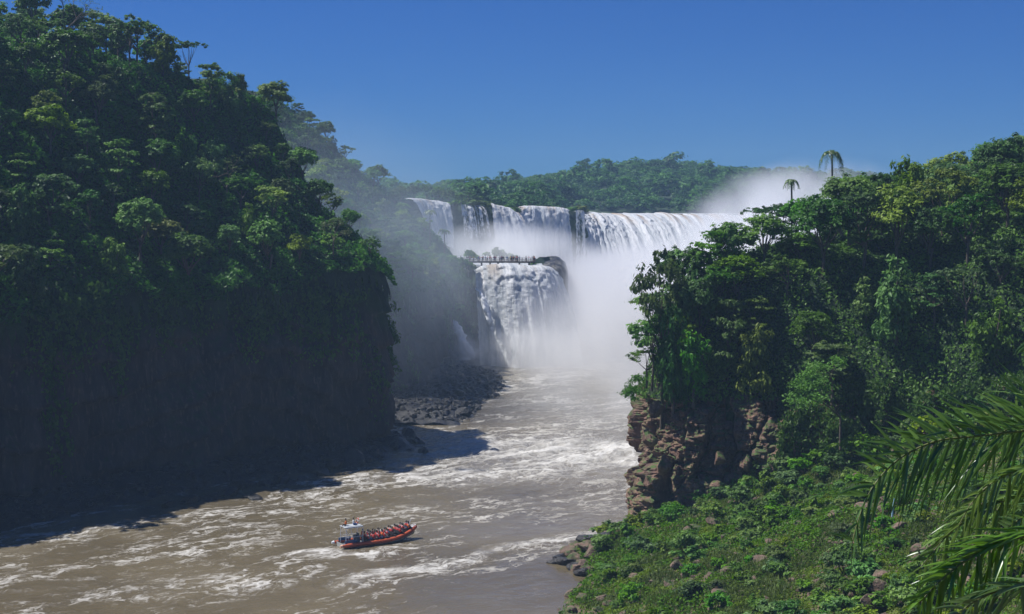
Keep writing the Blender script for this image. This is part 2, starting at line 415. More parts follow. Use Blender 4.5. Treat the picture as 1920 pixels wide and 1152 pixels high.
# near left headland
A_front = np.array([(-175, 90, 34), (-140, 135, 35), (-112, 176, 36), (-90, 209, 36), (-76, 229, 36), (-63, 248, 35.5), (-51, 263, 35), (-40, 274, 34.5), (-30, 283, 34), (-24, 293, 33)], float)
A_back = np.array([(-24, 293, 33), (-27, 303, 34), (-35, 314, 36), (-45, 326, 37), (-62, 341, 38), (-95, 358, 38), (-150, 375, 38), (-260, 390, 38)], float)
A_poly = np.concatenate([A_front, A_back])
def hA(X, Y):
    df = path_dist(X, Y, A_front); db = path_dist(X, Y, A_back); P = P3(X, Y)
    nose = np.clip(1 - np.hypot(X + 24, Y - 293) / 46, 0, 1)
    f = np.where(df < 42, 1.06 * df, 44.5 + (df - 42) * .29) * (1 - .52 * nose)
    z = 33 + np.minimum(f, 3.0 * db) + fbm(P, .045, 3, 3) * 7 + fbm(P, .14, 3, 4) * 2.4
    cap = np.interp(X, [-170, -110, -82, -60, -53, -46, -41, -33, -24], [88, 88, 79, 74, 71, 59, 48, 40.5, 33]) + fbm(P, .2, 2, 6) * 1.5
    return np.minimum(z, np.maximum(cap, 33))
# second headland, farther up the gorge
B_front = np.array([(-120, 352, 30), (-80, 342, 30), (-52, 338, 29), (-37, 342, 28), (-28, 354, 27), (-22, 380, 27), (-20, 412, 26), (-19, 432, 27), (-15, 446, 28), (-13, 458, 29.5)], float)
B_back = np.array([(-13, 458, 29.5), (-16, 466, 31), (-24, 474, 34), (-45, 484, 36), (-90, 490, 36), (-180, 500, 36)], float)
B_poly = np.concatenate([B_front, B_back])
def hB(X, Y):
    df = path_dist(X, Y, B_front); db = path_dist(X, Y, B_back); P = P3(X, Y)
    z = 27 + np.minimum(.86 * df, 3.0 * db) + fbm(P, .06, 3, 13) * 3
    return np.minimum(z, 88)
# right bank
C_cliff = np.array([(60, 262, 24, 0), (40, 252, 23, 0), (27, 240, 22, .5), (22, 229, 21, 1), (20, 222, 20, 1.2), (21, 215, 19.5, 2.2), (25, 210.5, 20, 5.5), (31, 208.5, 21, 7.5), (39, 207, 22, 7.5), (47, 205, 23, 6), (58, 200, 24, 3), (72, 190, 26, 2), (92, 172, 30, 0), (118, 140, 34, 0)], float)
C_poly = np.concatenate([C_cliff[:, :3], [(240, 140, 0), (240, 420, 0), (90, 420, 0), (70, 300, 0)]])
def hC(X, Y):
    d = path_dist(X, Y, C_cliff); P = P3(X, Y)
    f = 1.85 * np.clip(d, 0, 9) + .65 * np.clip(d - 9, 0, 8) + .2 * np.clip(d - 17, 0, 45) - .35 * np.clip(d - 66, 0, 200)
    return 19 + np.clip((X - 20) * .07, 0, 6) + f + fbm(P, .07, 3, 23) * 2.6 * np.clip(d / 8, .3, 1)
SH_Y = [-20, 60, 100, 150, 169, 176, 187, 191, 195, 201, 206, 209, 216, 222, 240]; SH_X = [1, 1, 2, 3, 5.1, 6.7, 10, 8, 6.2, 7.6, 11, 16, 19.5, 25, 40]
def hS(X, Y):
    P = P3(X, Y); d = X - np.interp(Y, SH_Y, SH_X)
    z = np.where(d < 0, d * .6, .34 * d) + fbm(P, .09, 4, 31) * 1.6 * np.clip(d / 8, 0.05, 1) + fbm(P, .5, 3, 35) * .5
    z = np.maximum(z - .2, 45.2 - .43 * Y + fbm(P, .2, 3, 37) * .8 - np.clip(4 - X, 0, 9) * 3)
    return z

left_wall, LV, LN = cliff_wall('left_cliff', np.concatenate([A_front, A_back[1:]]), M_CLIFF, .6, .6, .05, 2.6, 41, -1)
height_sheet('left_hill', -250, -15, 90, 400, 1.2, skirted(hA, A_poly), M_FLOOR, lambda X, Y: inside(X, Y, A_poly))
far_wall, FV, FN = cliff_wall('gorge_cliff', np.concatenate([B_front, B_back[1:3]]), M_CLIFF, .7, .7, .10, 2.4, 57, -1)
height_sheet('gorge_hill', -185, -10, 345, 500, 1.2, skirted(hB, B_poly), M_FLOOR, lambda X, Y: inside(X, Y, B_poly))
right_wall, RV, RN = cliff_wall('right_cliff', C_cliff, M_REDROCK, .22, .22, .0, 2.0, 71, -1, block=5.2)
height_sheet('right_hill', 15, 240, 140, 415, 1.2, skirted(hC, C_poly), M_FLOOR, lambda X, Y: inside(X, Y, C_poly))
height_sheet('right_bank', -6, 130, -12, 232, .55, hS, M_SLOPE, lambda X, Y: (X - np.interp(Y, SH_Y, SH_X) > -5))

# ------------------------------------------------------------------ river
def rapid_map(X, Y):
    r = np.full(X.shape, .24)
    def g(px, py, sx, sy, a):
        c = on_water(px, py); r_ = np.exp(-((X - c[0]) / sx) ** 2 - ((Y - c[1]) / sy) ** 2); return a * r_
    r += g(1040, 840, 24, 18, .95) + g(900, 890, 18, 12, .55) + g(1150, 860, 14, 22, .6) + g(1060, 690, 30, 45, .5)
    r += g(620, 905, 14, 6, .3) + g(300, 1110, 26, 10, .25) + g(900, 720, 9, 26, .35) + g(1100, 760, 22, 20, .4)
    c_ = on_water(615, 1036); r += .6 * np.exp(-((X - c_[0] + 1) / 4.5) ** 2 - ((Y - c_[1] + 1) / 2.5) ** 2); c_ = on_water(700, 1040); r += .35 * np.exp(-((X - c_[0]) / 7) ** 2 - ((Y - c_[1]) / 1.6) ** 2)
    # standing crest running from lower middle up to the right spit
    a = on_water(560, 1110); b = on_water(1180, 985); ab = (b - a)[:2]; L = np.linalg.norm(ab); ab /= L
    u = (X - a[0]) * ab[0] + (Y - a[1]) * ab[1]; v = -(X - a[0]) * ab[1] + (Y - a[1]) * ab[0]
    wob = fbm(P3(u, u * 0), .09, 2, 5) * 4
    r += .75 * np.exp(-((v - wob) / 2.6) ** 2) * np.clip(u / 14, 0, 1) * np.clip((L + 3 - u) / 6, 0, 1)
    r -= g(950, 990, 16, 9, .42) + g(800, 1150, 26, 11, .38) + g(1000, 1090, 14, 12, .42) + g(1000, 940, 16, 7, .2)
    r -= .15 * np.exp(-((Y - 180) / 22) ** 2) * (X > -15)
    return np.clip(r, -.3, 1.25)
ys = 55 * (590 / 55) ** np.linspace(0, 1, 900); xs = np.linspace(-1, 1, 620)
X = (-45 + xs[None] * (75 + .19 * ys[:, None])); Y = np.repeat(ys[:, None], 620, 1)
rp = rapid_map(X, Y)
ca, sa = math.cos(R(38)), math.sin(R(38)); U = X * ca + Y * sa; Vv = -X * sa + Y * ca
amp = .10 + .75 * np.clip(rp, 0, 1.2) ** 1.6
wq = P3(U * .55 + fbm(P3(U, Vv), .05, 2, 8) * 5, Vv, 0)
Z = amp * (fbm(wq, .22, 4, 61) * 1.0 + .5 * (1 - 2 * np.abs(fbm(wq, .33, 3, 66))) - .2) + .05 * fbm(P3(U, Vv), 1.2, 3, 70)
crest = np.clip(Z / (amp + .05), -1, 1)
riv = link('river', mk_mesh('river', P3(X, Y, Z).reshape(-1, 3), grid_faces(900, 620)[:, ::-1] if False else grid_faces(900, 620)[:, ::-1], [], True, attrs={'rapid': rp, 'crest': crest}))
def river_mat():
    m, nt, b = mat('muddy_river', .12); k = NT(nt); g = k.n('ShaderNodeNewGeometry'); P = g.outputs['Position']
    ra = k.n('ShaderNodeAttribute', attribute_name='rapid').outputs['Fac']; cr = k.n('ShaderNodeAttribute', attribute_name='crest').outputs['Fac']
    rot = k.mapping(P, rot=(0, 0, R(-38)), sc=(1, 1, 1))
    warp = k.vmath('SCALE', k.vmath('SUBTRACT', k.noise(rot, .07, 4, .6, col=True), (.5, .5, .5)), (0, 0, 0)); 
    wn = warp.node; wn.inputs['Scale'].default_value = 11
    q = k.mapping(k.vmath('ADD', rot, warp), sc=(.42, 1, 1))
    def ridge(sc, det, w_):
        f = k.noise(q, sc, det, .55); return k.math('SUBTRACT', 1, k.math('MULTIPLY', k.math('ABSOLUTE', k.math('SUBTRACT', f, .5)), w_))
    r1 = k.maprange(ridge(.20, 6, 11), .2, 1); r2 = k.maprange(ridge(.62, 5, 9), .3, 1); r3 = k.maprange(ridge(1.7, 4, 8), .3, 1); patch = k.noise(q, .06, 4)
    fine = k.noise(q, 3.2, 4, .7)
    s = k.math('ADD', k.math('ADD', k.math('MULTIPLY', r1, .46), k.math('MULTIPLY', r2, .36)), k.math('MULTIPLY', r3, .20))
    s = k.math('MULTIPLY', s, k.maprange(patch, .34, .60, .42, 1.2))
    s = k.math('ADD', s, k.math('MULTIPLY', ra, .56)); s = k.math('ADD', s, k.math('MULTIPLY', cr, .20))
    s = k.math('ADD', s, k.math('MULTIPLY', k.math('SUBTRACT', fine, .5), .7))
    foam = k.maprange(s, .44, 1.60, 0, .95)
    big = k.noise(P, .03, 4); body = k.mix(k.maprange(big, .35, .65), (.118, .094, .054), (.172, .140, .084))
    body = k.mix(k.maprange(ra, .35, 1.1, 0, .8), body, (.29, .265, .22))
    c = k.mix(foam, body, (.66, .64, .59)); k.l(c, b.inputs['Base Color'])
    k.l(k.maprange(foam, 0, .6, .14, .8), b.inputs['Roughness'])
    b.inputs['IOR'].default_value = 1.33
    w1 = k.noise(q, 1.1, 6, .6); w2 = k.noise(q, 4.5, 3, .6)
    k.bump(k.math('MULTIPLY', k.math('ADD', k.math('ADD', w1, k.math('MULTIPLY', w2, .25)), k.math('MULTIPLY', foam, .25)), k.maprange(ra, -.15, .35, .3, 1)), .5, .5, b)
    return m
M_RIVER = river_mat(); riv.data.materials.append(M_RIVER); tag(riv, kind='structure')
# broad ground under it all
def flat_sheet(name, x0, x1, y0, y1, z, m):
    o = link(name, mk_mesh(name, np.array([(x0, y0, z), (x1, y0, z), (x1, y1, z), (x0, y1, z)]), np.array([[0, 1, 2, 3]]), [m])); return tag(o, kind='structure')
flat_sheet('ground', -1100, 1100, -200, 1600, -6, M_FLOOR)

# ------------------------------------------------------------------ upper plateau, terrace and falls
LIP1 = np.array([(-120, 520, 54.5), (-75, 532, 54), (-42, 545, 53.6), (-24, 552, 52.6), (-10, 560, 51.6), (1, 575, 49.4), (14, 586, 50.3), (24, 594, 50.0), (30, 600, 49.6), (32, 612, 48.6), (34, 650, 47.8), (42, 678, 47.7), (70, 695, 47.6), (105, 700, 47.5), (150, 688, 47.5), (185, 650, 47.6), (205, 590, 48), (215, 520, 49), (230, 430, 50)], float)
up_wall, UV_, UN = cliff_wall('upper_cliff', LIP1 - np.array([0, 0, .5]), M_CLIFF, 1.0, 1.0, .05, 2.2, 83, -1, zb=-2)
P_poly = np.concatenate([LIP1, [(1400, 430, 0), (1400, 2200, 0), (-1400, 2200, 0), (-1400, 520, 0)]])
def lipz(X, Y):
    P = np.stack([X.ravel(), Y.ravel()], 1); d = np.linalg.norm(P[:, None] - LIPR[None, :, :2], axis=2); i = d.argmin(1)
    return LIPR[i, 2].reshape(X.shape), d.min(1).reshape(X.shape)
LIPR = resample(LIP1, 6)
def far_h(X, Y):
    lz, d = lipz(X, Y); pxx = 960 + F * X / Y
    prof = np.interp(pxx, [300, 650, 740, 800, 900, 1000, 1100, 1180, 1230, 1290, 1400, 1500, 1700, 2300], [8, 10, 13, 14, 17, 24, 30, 34, 38, 34, 31, 28, 22, 14])
    ridge = prof * np.clip((Y - 790) / 230, 0, 1) ** .8 * np.clip((1620 - Y) / 400, 0, 1)
    return lz * np.clip(1 - (d - 50) / 300, 0, 1) + 47.3 * np.clip((d - 50) / 300, 0, 1) - .3 + np.clip(ridge * .8, 0, 99) + fbm(P3(X, Y), .012, 3, 91) * 4 * np.clip((Y - 800) / 100, 0, 1)
pm = lambda X, Y: inside(X, Y, P_poly) & (path_dist(X, Y, LIP1) > 2)
height_sheet('upper_plateau', -420, 520, 516, 1590, 9, far_h, M_FLOOR, pm)
# upper river behind the lip: a sheet a little above the plateau
def foam_mat(name, ochre=.0, alpha=True, gap=.42, tone=.9):
    """falling or racing white water, uv.x runs across, uv.y down (metres)"""
    m, nt, b = mat(name, .6); k = NT(nt); tc = k.n('ShaderNodeTexCoord'); uv = tc.outputs['UV']
    st = k.mapping(uv, sc=(1, .085, 1)); f1 = k.noise(st, .55, 6, .62, .3); f2 = k.noise(k.mapping(uv, sc=(1, .16, 1)), 2.2, 5, .65)
    br = k.noise(uv, .9, 5, .65)
    s = k.math('ADD', k.math('MULTIPLY', f1, .6), k.math('MULTIPLY', f2, .4))
    sx = k.n('ShaderNodeSeparateXYZ'); k.l(uv, sx.inputs[0])
    c = k.mix(k.maprange(s, .36, .62), (.5, .54, .56), (tone, tone, tone * .985))
    if ochre:
        topf = k.math('MULTIPLY', k.maprange(sx.outputs[1], 9, 0), k.maprange(k.noise(st, .16, 4), .47, .62)); c = k.mix(k.math('MULTIPLY', topf, ochre), c, (.42, .27, .12))
    k.l(c, b.inputs['Base Color'])
    k.bump(k.math('ADD', s, k.math('MULTIPLY', br, .45)), 1, 1.1, b)
    ou = nt.nodes['Material Output']; tr = k.n('ShaderNodeBsdfTranslucent'); k.l(c, tr.inputs[0]); mx = k.n('ShaderNodeMixShader'); mx.inputs[0].default_value = .2; k.l(b.outputs[0], mx.inputs[1]); k.l(tr.outputs[0], mx.inputs[2]); k.l(mx.outputs[0], ou.inputs[0])
    if alpha:
        e = k.n('ShaderNodeAttribute', attribute_name='edge').outputs['Fac']
        a = k.math('ADD', k.math('ADD', s, k.math('MULTIPLY', k.math('SUBTRACT', br, .5), .25)), k.math('MULTIPLY', e, .5))
        tp = k.n('ShaderNodeBsdfTransparent'); m2 = k.n('ShaderNodeMixShader'); k.l(k.maprange(a, gap - .03, gap + .09), m2.inputs[0]); k.l(tp.outputs[0], m2.inputs[1]); k.l(mx.outputs[0], m2.inputs[2]); k.l(m2.outputs[0], ou.inputs[0])
    return m
M_FALL = foam_mat('falling_water', .55, True, .47); M_FALL2 = foam_mat('thin_falling_water', .15, True, .60); M_WHITE = foam_mat('racing_water', .8, False)
def waterfall(name, lip, foot, material, label, nv=70, seed=0, bulge=1.0, step=.45, edge_soft=.14, full=.4):
    """curtain between a lip line and a foot line (same number of control points), bulging like a parabola"""
    lip = np.asarray(lip, float); foot = np.asarray(foot, float)
    n = max(8, int(np.linalg.norm(np.diff(lip[:, :2], axis=0), axis=1).sum() / step) + 1, int(np.linalg.norm(np.diff(foot[:, :2], axis=0), axis=1).sum() / step) + 1)
    def rs(p):
        t = np.linspace(0, 1, len(p)); tt = np.linspace(0, 1, n)
        q = np.stack([np.interp(tt, t, p[:, k]) for k in range(3)], 1)
        ker = max(1, n // (len(p) * 2)); 
        if ker > 1:
            pad = np.pad(q, ((ker, ker), (0, 0)), 'edge'); q = np.stack([np.convolve(pad[:, k], np.ones(2 * ker + 1) / (2 * ker + 1), 'valid') for k in range(3)], 1)
        return q
    A, B = rs(lip), rs(foot); v = np.linspace(0, 1, nv)
    hx = v ** .42 * .8 + v * .2; P = A[:, None, :] * 1.0
    V = np.empty((n, nv, 3)); V[..., :2] = A[:, None, :2] + (B - A)[:, None, :2] * hx[None, :, None]
    V[..., 2] = A[:, 2:3] + (B - A)[:, 2:3] * (v ** 1.15)[None]
    u = np.concatenate([[0], np.cumsum(np.linalg.norm(np.diff(A, axis=0), axis=1))]); u = u * 1.0
    T = np.gradient(A[:, :2], axis=0); T /= np.linalg.norm(T, axis=1)[:, None] + 1e-9; N = np.stack([T[:, 1], -T[:, 0]], 1)
    q = P3(u[:, None] * np.ones(nv)[None], V[..., 2] * .07)
    d = (fbm(q, .28, 4, seed) * 1.6 + fbm(q * np.array([1, 2, 1]), 1.0, 3, seed + 4) * .5) * bulge * (v[None] ** .4) + fbm(V, .9, 3, seed + 8) * .25
    V[..., :2] += N[:, None] * d[..., None]
    V[..., 2] += fbm(P3(u[:, None] * np.ones(nv)[None], 0), .3, 3, seed + 2) * .5 * (1 - v[None]) * bulge
    V[..., :2] += N[:, None] * (fbm(V, .6, 4, seed + 12) * .8 * bulge * np.exp(-((v - .12) / .22) ** 2)[None])[..., None]
    # a flat apron reaching back upstream from the lip
    ap = V[:, :1] + np.concatenate([-N * 3.0, np.full((n, 1), .15)], 1)[:, None]; V = np.concatenate([ap, V], 1)
    vv = np.concatenate([[-3], (A[:, 2] - B[:, 2]).mean() * v])
    uvm = np.stack([np.repeat(u[:, None], nv + 1, 1), np.repeat(vv[None], n, 0)], -1) + np.array([seed * 13.7, 0])
    e = np.minimum(np.arange(n), np.arange(n)[::-1]) / max(1, n * edge_soft); e = np.clip(e, 0, 1)
    ed = (e[:, None] - 1) * .9 + full * (1 - .4 * np.concatenate([[0], v]))[None] - .1
    o = link(name, mk_mesh(name, V.reshape(-1, 3), grid_faces(n, nv + 1), [material], True, attrs={'edge': ed}, uv=uvm.reshape(-1, 2)))
    tag(o, label, 'waterfall', 'cascades of the great falls'); return o
# left upper stream beside the wooded headland
waterfall('waterfall', [W(756, 371, 541), W(790, 374, 545), W(822, 376, 549), W(846, 381, 551)], [W(800, 442, 541), W(822, 452, 541), W(840, 462, 541), W(856, 470, 542)], M_FALL, 'leftmost upper cascade sliding down beside the dark trees of the wooded headland', seed=1, full=.55)
waterfall('waterfall', [W(858, 381, 553), W(872, 384, 555), W(884, 385, 556)], [W(862, 470, 545), W(885, 474, 545), W(908, 478, 546)], M_FALL2, 'narrow stringy upper cascade between the two dark rock shoulders, left of the tufted rim', seed=2, full=.42)
waterfall('waterfall', [W(884, 384, 557), W(896, 386, 558), W(908, 388, 559)], [W(896, 474, 548), W(915, 476, 548), W(930, 478, 549)], M_FALL2, 'second stringy upper cascade dropping in thin strands above the walkway', seed=3, full=.38)
waterfall('waterfall', [W(916, 380, 560), W(930, 383, 562), W(946, 388, 566), W(974, 402, 574)], [W(920, 478, 550), W(948, 480, 550), W(980, 480, 552), W(1010, 484, 554)], M_FALL, 'white upper cascade fanning out to the right below the green tufted rim', seed=4, full=.52)
waterfall('waterfall', [W(970, 391, 579), W(1000, 388, 584), W(1030, 389, 589), W(1052, 390, 592), W(1070, 393, 595)], [W(965, 500, 560), W(1000, 560, 566), W(1040, 640, 572), W(1065, 660, 574), W(1085, 660, 577)], M_FALL, 'broad heavy curtain in the middle of the upper falls, tinged ochre at its lip', seed=5, full=.62, bulge=1.5)
waterfall('waterfall', [W(1076, 394, 597), W(1086, 392, 599), W(1096, 394, 601)], [W(1078, 640, 585), W(1092, 640, 587), W(1106, 640, 589)], M_FALL2, 'slim veil of water on the dark rock pillar at the end of the middle curtain', seed=6, full=.45)
waterfall('waterfall', [(30, 640, 48.2), (40, 676, 47.9), (70, 693, 47.8), (105, 698, 47.7), (150, 686, 47.7), (182, 650, 47.7)], [(31, 606, 4), (52, 604, 4), (82, 604, 4), (105, 604, 4), (132, 598, 4), (152, 580, 4)], foam_mat('ochre_falling_water', .9, False), 'wide horseshoe of white water at the back right, level with the horizon', seed=7, full=1.2, bulge=2.6, step=.7)
# upper river surface
def up_water(X, Y): lz, d = lipz(X, Y); return np.where(d < 40, lz, lz) * 0 + np.interp(X, [-60, -20, 5, 30, 40, 200], [53.7, 52.6, 50, 49.6, 47.85, 47.7]) + fbm(P3(X, Y), .2, 3, 7) * .25
M_UPRIV = M_WHITE
Xg, Yg = np.meshgrid(np.arange(30, 190, 2.), np.arange(640, 775, 2.), indexing='ij'); up = up_water(Xg, Yg)
okm = (inside(Xg, Yg, P_poly)).ravel(); Vg = P3(Xg, Yg, up).reshape(-1, 3); Fg = grid_faces(*Xg.shape)[:, ::-1]; Fg = Fg[okm[Fg].all(1)]
o = link('upper_river', mk_mesh('upper_river', Vg, Fg, [M_WHITE], True, uv=Vg[:, :2] * np.array([1, .6]))); tag(o, kind='structure')
# terrace under the walkway
T_poly = np.array([(-60, 470), (-30, 468), (-14, 460), (-13, 457), (-4, 455), (4, 456), (9.5, 460), (11, 467), (11, 478), (11, 500), (11, 530), (9, 560), (0, 575), (-60, 560)], float)
T_wall = np.array([(-16, 459, 30.6), (-13, 457, 30.6), (-4, 455.5, 30.6), (4, 456.5, 30.6), (9.5, 460.5, 30.4), (12, 467, 30.8), (15.5, 478, 32), (18.5, 498, 33), (17.5, 528, 31), (14, 556, 30), (10, 575, 30)], float)
cliff_wall('terrace_cliff', T_wall, M_CLIFF, .6, .6, .08, 2.2, 101, -1)
Xg, Yg = np.meshgrid(np.arange(-60, 22, .9), np.arange(452, 580, .9), indexing='ij')
Zg = 30.7 + fbm(P3(Xg, Yg), .25, 4, 9) * .35; okm = inside(Xg, Yg, T_poly).ravel(); Fg = grid_faces(*Xg.shape)[:, ::-1]; Fg = Fg[okm[Fg].all(1)]
Vg = P3(Xg, Yg, Zg).reshape(-1, 3)
o = link('terrace_river', mk_mesh('terrace_river', Vg, Fg, [foam_mat('terrace_water', 0, False, tone=.7)], True, uv=Vg[:, :2])); tag(o, kind='structure')
def hO(X, Y): P = P3(X, Y); q = np.clip(1 - ((X - 14.5) / 5.2) ** 2 - ((Y - 500) / 42) ** 2, 0, 1); return 27.0 + 4.6 * q ** .4 + fbm(P, .25, 4, 141) * 2.4 - 40 * (q <= 0)
height_sheet('rock_outcrop', 8, 21, 456, 544, .6, hO, M_WETROCK_SHADE)
# lower falls
waterfall('waterfall', [(-13.3, 457, 30.2), (-7, 454.5, 31), (-1, 454.3, 31.3), (5.6, 455.2, 31.0)], [(-10.5, 445, 0), (-6, 439, 0), (3, 437, 0), (14, 439.5, 0)], M_FALL, 'big lower cascade below the walkway, its left and widest half', seed=8, full=.66, bulge=1.5, edge_soft=.07)
waterfall('waterfall', [(3.6, 455.2, 31.0), (7.5, 457, 31.1), (10, 460, 30.6), (12.5, 466, 30)], [(8.5, 439.5, 0), (15, 440, 0), (20, 446, 0), (25, 456, 0)], M_FALL, 'right half of the lower cascade, below the far end of the walkway', seed=9, full=.66, bulge=1.3, edge_soft=.08)
waterfall('waterfall', [(13, 470, 24), (14.5, 474, 24)], [(19, 462, 0), (23, 470, 0)], M_FALL2, 'small spill behind the right edge of the lower cascade', seed=10, full=.6)
def jet(pts, r, label, seed):
    """lumpy column of churned water shooting out of the cliff"""
    rng = np.random.default_rng(seed); p = resample(np.asarray(pts, float), .25, 3); n = len(p); a = np.linspace(0, 2 * np.pi, 20, endpoint=False)
    rad = np.interp(np.linspace(0, 1, n), np.linspace(0, 1, len(r)), r)
    V = p[:, None] + rad[:, None, None] * np.stack([np.cos(a), np.sin(a), 0 * a], -1)[None]
    D = V - p[:, None]; V = V + D * (fbm(V, .8, 4, seed)[..., None] * .9 + fbm(V, 2.4, 3, seed + 3)[..., None] * .45)
    j = (np.arange(20) + 1) % 20; Q = np.concatenate([np.stack([i * 20 + np.arange(20), i * 20 + j, (i + 1) * 20 + j, (i + 1) * 20 + np.arange(20)], -1) for i in range(n - 1)])
    V = V.reshape(-1, 3); o = link('waterfall', mk_mesh('waterfall', V, Q, [M_SPRAY], True)); tag(o, label, 'waterfall', 'cascades of the great falls')
M_SPRAY = plain('spray_water', (.80, .82, .84), .7, .08, scale=.6)
jet([W(843, 598, 440), W(852, 603, 437), W(862, 625, 435), W(871, 650, 434), W(878, 676, 436)], [.4, .9, 1.2, 1.6, 2.4], 'small white jet spurting from the lower left cliff, nearest the river', 3)
jet([W(892, 540, 451), W(900, 548, 448), W(910, 572, 446), W(918, 600, 445), W(924, 622, 444)], [.3, .7, .95, 1.0, .8], 'thin white jet between the dark cliff and the lower cascade', 4)
# low rubble beach under the second headland
TB = np.array([on_water(*p) for p in [(735, 800), (800, 803), (862, 797), (893, 780), (905, 757), (938, 738), (948, 715), (922, 698), (893, 688)]])[:, :2]
TB_poly = np.concatenate([TB, [(-16, 452), (-26, 440), (-34, 380), (-60, 350), (-60, 322)]])
def hT(X, Y):
    d = path_dist(X, Y, TB); P = P3(X, Y); s_ = inside(X, Y, TB_poly)
    return np.where(s_, 1, -1) * np.clip(d * .22, 0, 3) + fbm(P, .3, 4, 111) * 1.1 * np.clip(d / 3, .2, 1) - .1
height_sheet('rubble_beach', -62, 2, 318, 456, .6, hT, M_WETROCK_SHADE, lambda X, Y: (inside(X, Y, TB_poly)) | (path_dist(X, Y, TB) < 3))

SA = resample(A_front[3:-1] + np.array([7.0, -5.0, 0]), 4, 1)[:, :2]; SA = np.concatenate([SA, [on_water(742, 846)[:2], on_water(783, 843)[:2], on_water(793, 836)[:2], on_water(770, 822)[:2], on_water(752, 815)[:2]]])
SA_poly = np.concatenate([SA, [(-34, 305), (-60, 268), (-100, 215)]])
def hSA(X, Y):
    d = path_dist(X, Y, SA); P = P3(X, Y); s_ = inside(X, Y, SA_poly)
    return np.where(s_, 1, -1) * np.clip(d * .3, 0, 2.6) + fbm(P, .3, 4, 131) * 1.5 * np.clip(d / 2, .2, 1) - .2
height_sheet('rocky_shore', -100, -12, 196, 312, .5, hSA, M_WETROCK_SHADE, lambda X, Y: (inside(X, Y, SA_poly)) | (path_dist(X, Y, SA) < 3))
# ------------------------------------------------------------------ forest
rngF = np.random.default_rng(5)
def scatter(n, x0, x1, y0, y1, ok, sep, rng):
    pts = []; g = {}
    for _ in range(n):
        p = (rng.uniform(x0, x1), rng.uniform(y0, y1)); k = (int(p[0] // sep), int(p[1] // sep))
        if any((p[0] - q[0]) ** 2 + (p[1] - q[1]) ** 2 < sep * sep for a in (-1, 0, 1) for b in (-1, 0, 1) for q in g.get((k[0] + a, k[1] + b), [])): continue
        if not ok(*p): continue
        pts.append(p); g.setdefault(k, []).append(p)
    return pts
def h1(fn, x, y): return float(fn(np.array([float(x)]), np.array([float(y)]))[0])
def visible(fn, x, y, top, lim=-.1, m=110):
    z = h1(fn, x, y); px, py = proj((x, y, z)); _, pt = proj((x, y, z + top))
    if px[0] < -m or px[0] > 1920 + m or pt[0] > 1240 or py[0] < -m * 1.4: return None
    e = 2.5; gx = (h1(fn, x + e, y) - h1(fn, x - e, y)) / (2 * e); gy = (h1(fn, x, y + e) - h1(fn, x, y - e)) / (2 * e)
    n = np.array([-gx, -gy, 1]); n /= np.linalg.norm(n); v = np.array([-x, -y, H - z]); v /= np.linalg.norm(v)
    if n @ v < lim: return None
    return z
VARIANTS = {'domed': [(11, 0), (12, 1), (13, 2), (14, 0), (15, 5)], 'ragged': [(21, 1), (22, 3), (23, 0), (24, 2)], 'layered': [(31, 0), (32, 1), (33, 3)], 'draped': [(41, 0), (42, 5), (43, 1), (44, 2)], 'umbrella': [(51, 1), (52, 3)]}
def forest(fn, pts, where, group, weights, sc=(0.8, 1.25), leaf=.36, top=9, lim=-.1, sink=.3, extra=(), szf=None):
    out = []
    kinds = list(weights); p = np.array([weights[k] for k in kinds], float); p /= p.sum()
    for x, y in pts:
        z = visible(fn, x, y, top, lim)
        if z is None: continue
        k = kinds[rngF.choice(len(kinds), p=p)]; sd, mi = VARIANTS[k][rngF.integers(len(VARIANTS[k]))]
        s_ = rngF.uniform(*sc) * (1.12 if k == 'umbrella' else 1) * (szf(x, y) if szf else 1); out.append(plant(k, sd, mi, (x, y, z - sink), rngF.uniform(0, 6.28), (s_, s_, s_ * rngF.uniform(.85, 1.15)), leaf=leaf))
    for (px_, tp, Y_, k_, v_, w_) in extra:
        q = W(px_, tp, Y_); g = h1(fn, q[0], q[1]) - 1.5; sd, mi = VARIANTS[k_][v_]; out.append(plant(k_, sd, mi, (q[0], q[1], g), px_ * .37, (w_, w_, max(.6, (q[2] - g) / {'domed': 9.6, 'ragged': 9.6, 'layered': 9.2, 'draped': 9.9, 'umbrella': 9.6}[k_])), leaf=leaf))
    name_by_place(out, where, group, lambda o: f"{SHAPE[o['_k']]} {LOOK[o['_m']]} tree", 'tree', rows=('on the skyline', 'high up', 'halfway up', 'low down'))
    return out
def name_by_place(objs, where, group, look, cat, rows, cols=('far left', 'left of centre', 'right of centre', 'far right')):
    if not objs: return
    P = np.array([[o.location.x, o.location.y, o.location.z] for o in objs]); px, py = proj(P)
    # rank height against neighbours of the same column
    cidx = np.minimum((np.argsort(np.argsort(px)) * len(cols) // len(px)), len(cols) - 1); ridx = np.zeros(len(px), int)
    for c in range(len(cols)):
        m = np.where(cidx == c)[0]
        if len(m): ridx[m] = np.minimum(np.argsort(np.argsort(py[m])) * len(rows) // len(m), len(rows) - 1)
    b = {}
    for i, o in enumerate(objs): b.setdefault((look(o), int(ridx[i]), int(cidx[i])), []).append((px[i], o))
    for (lk, r_, c_), l in b.items():
        l.sort(key=lambda t: t[0])
        for i, (_, o) in enumerate(l):
            e = nth(i, len(l)); tx = f"{lk} {rows[r_]} {where}, {cols[c_]}" + (f", {e}" if e else ''); tx = tx.replace('farther out', 'out').replace('and ', ' ').replace('on the ', 'on ').replace('in the ', 'in ').replace(' at the ', ' at ').replace('of the ', 'of ').replace('on the left hillside', 'on left hillside').replace('the hazy second', 'hazy second') if len(tx.split()) > 15 else tx; tag(o, tx, cat, group)
    for o in objs:
        for k in ('_k', '_m'):
            if k in o: del o[k]
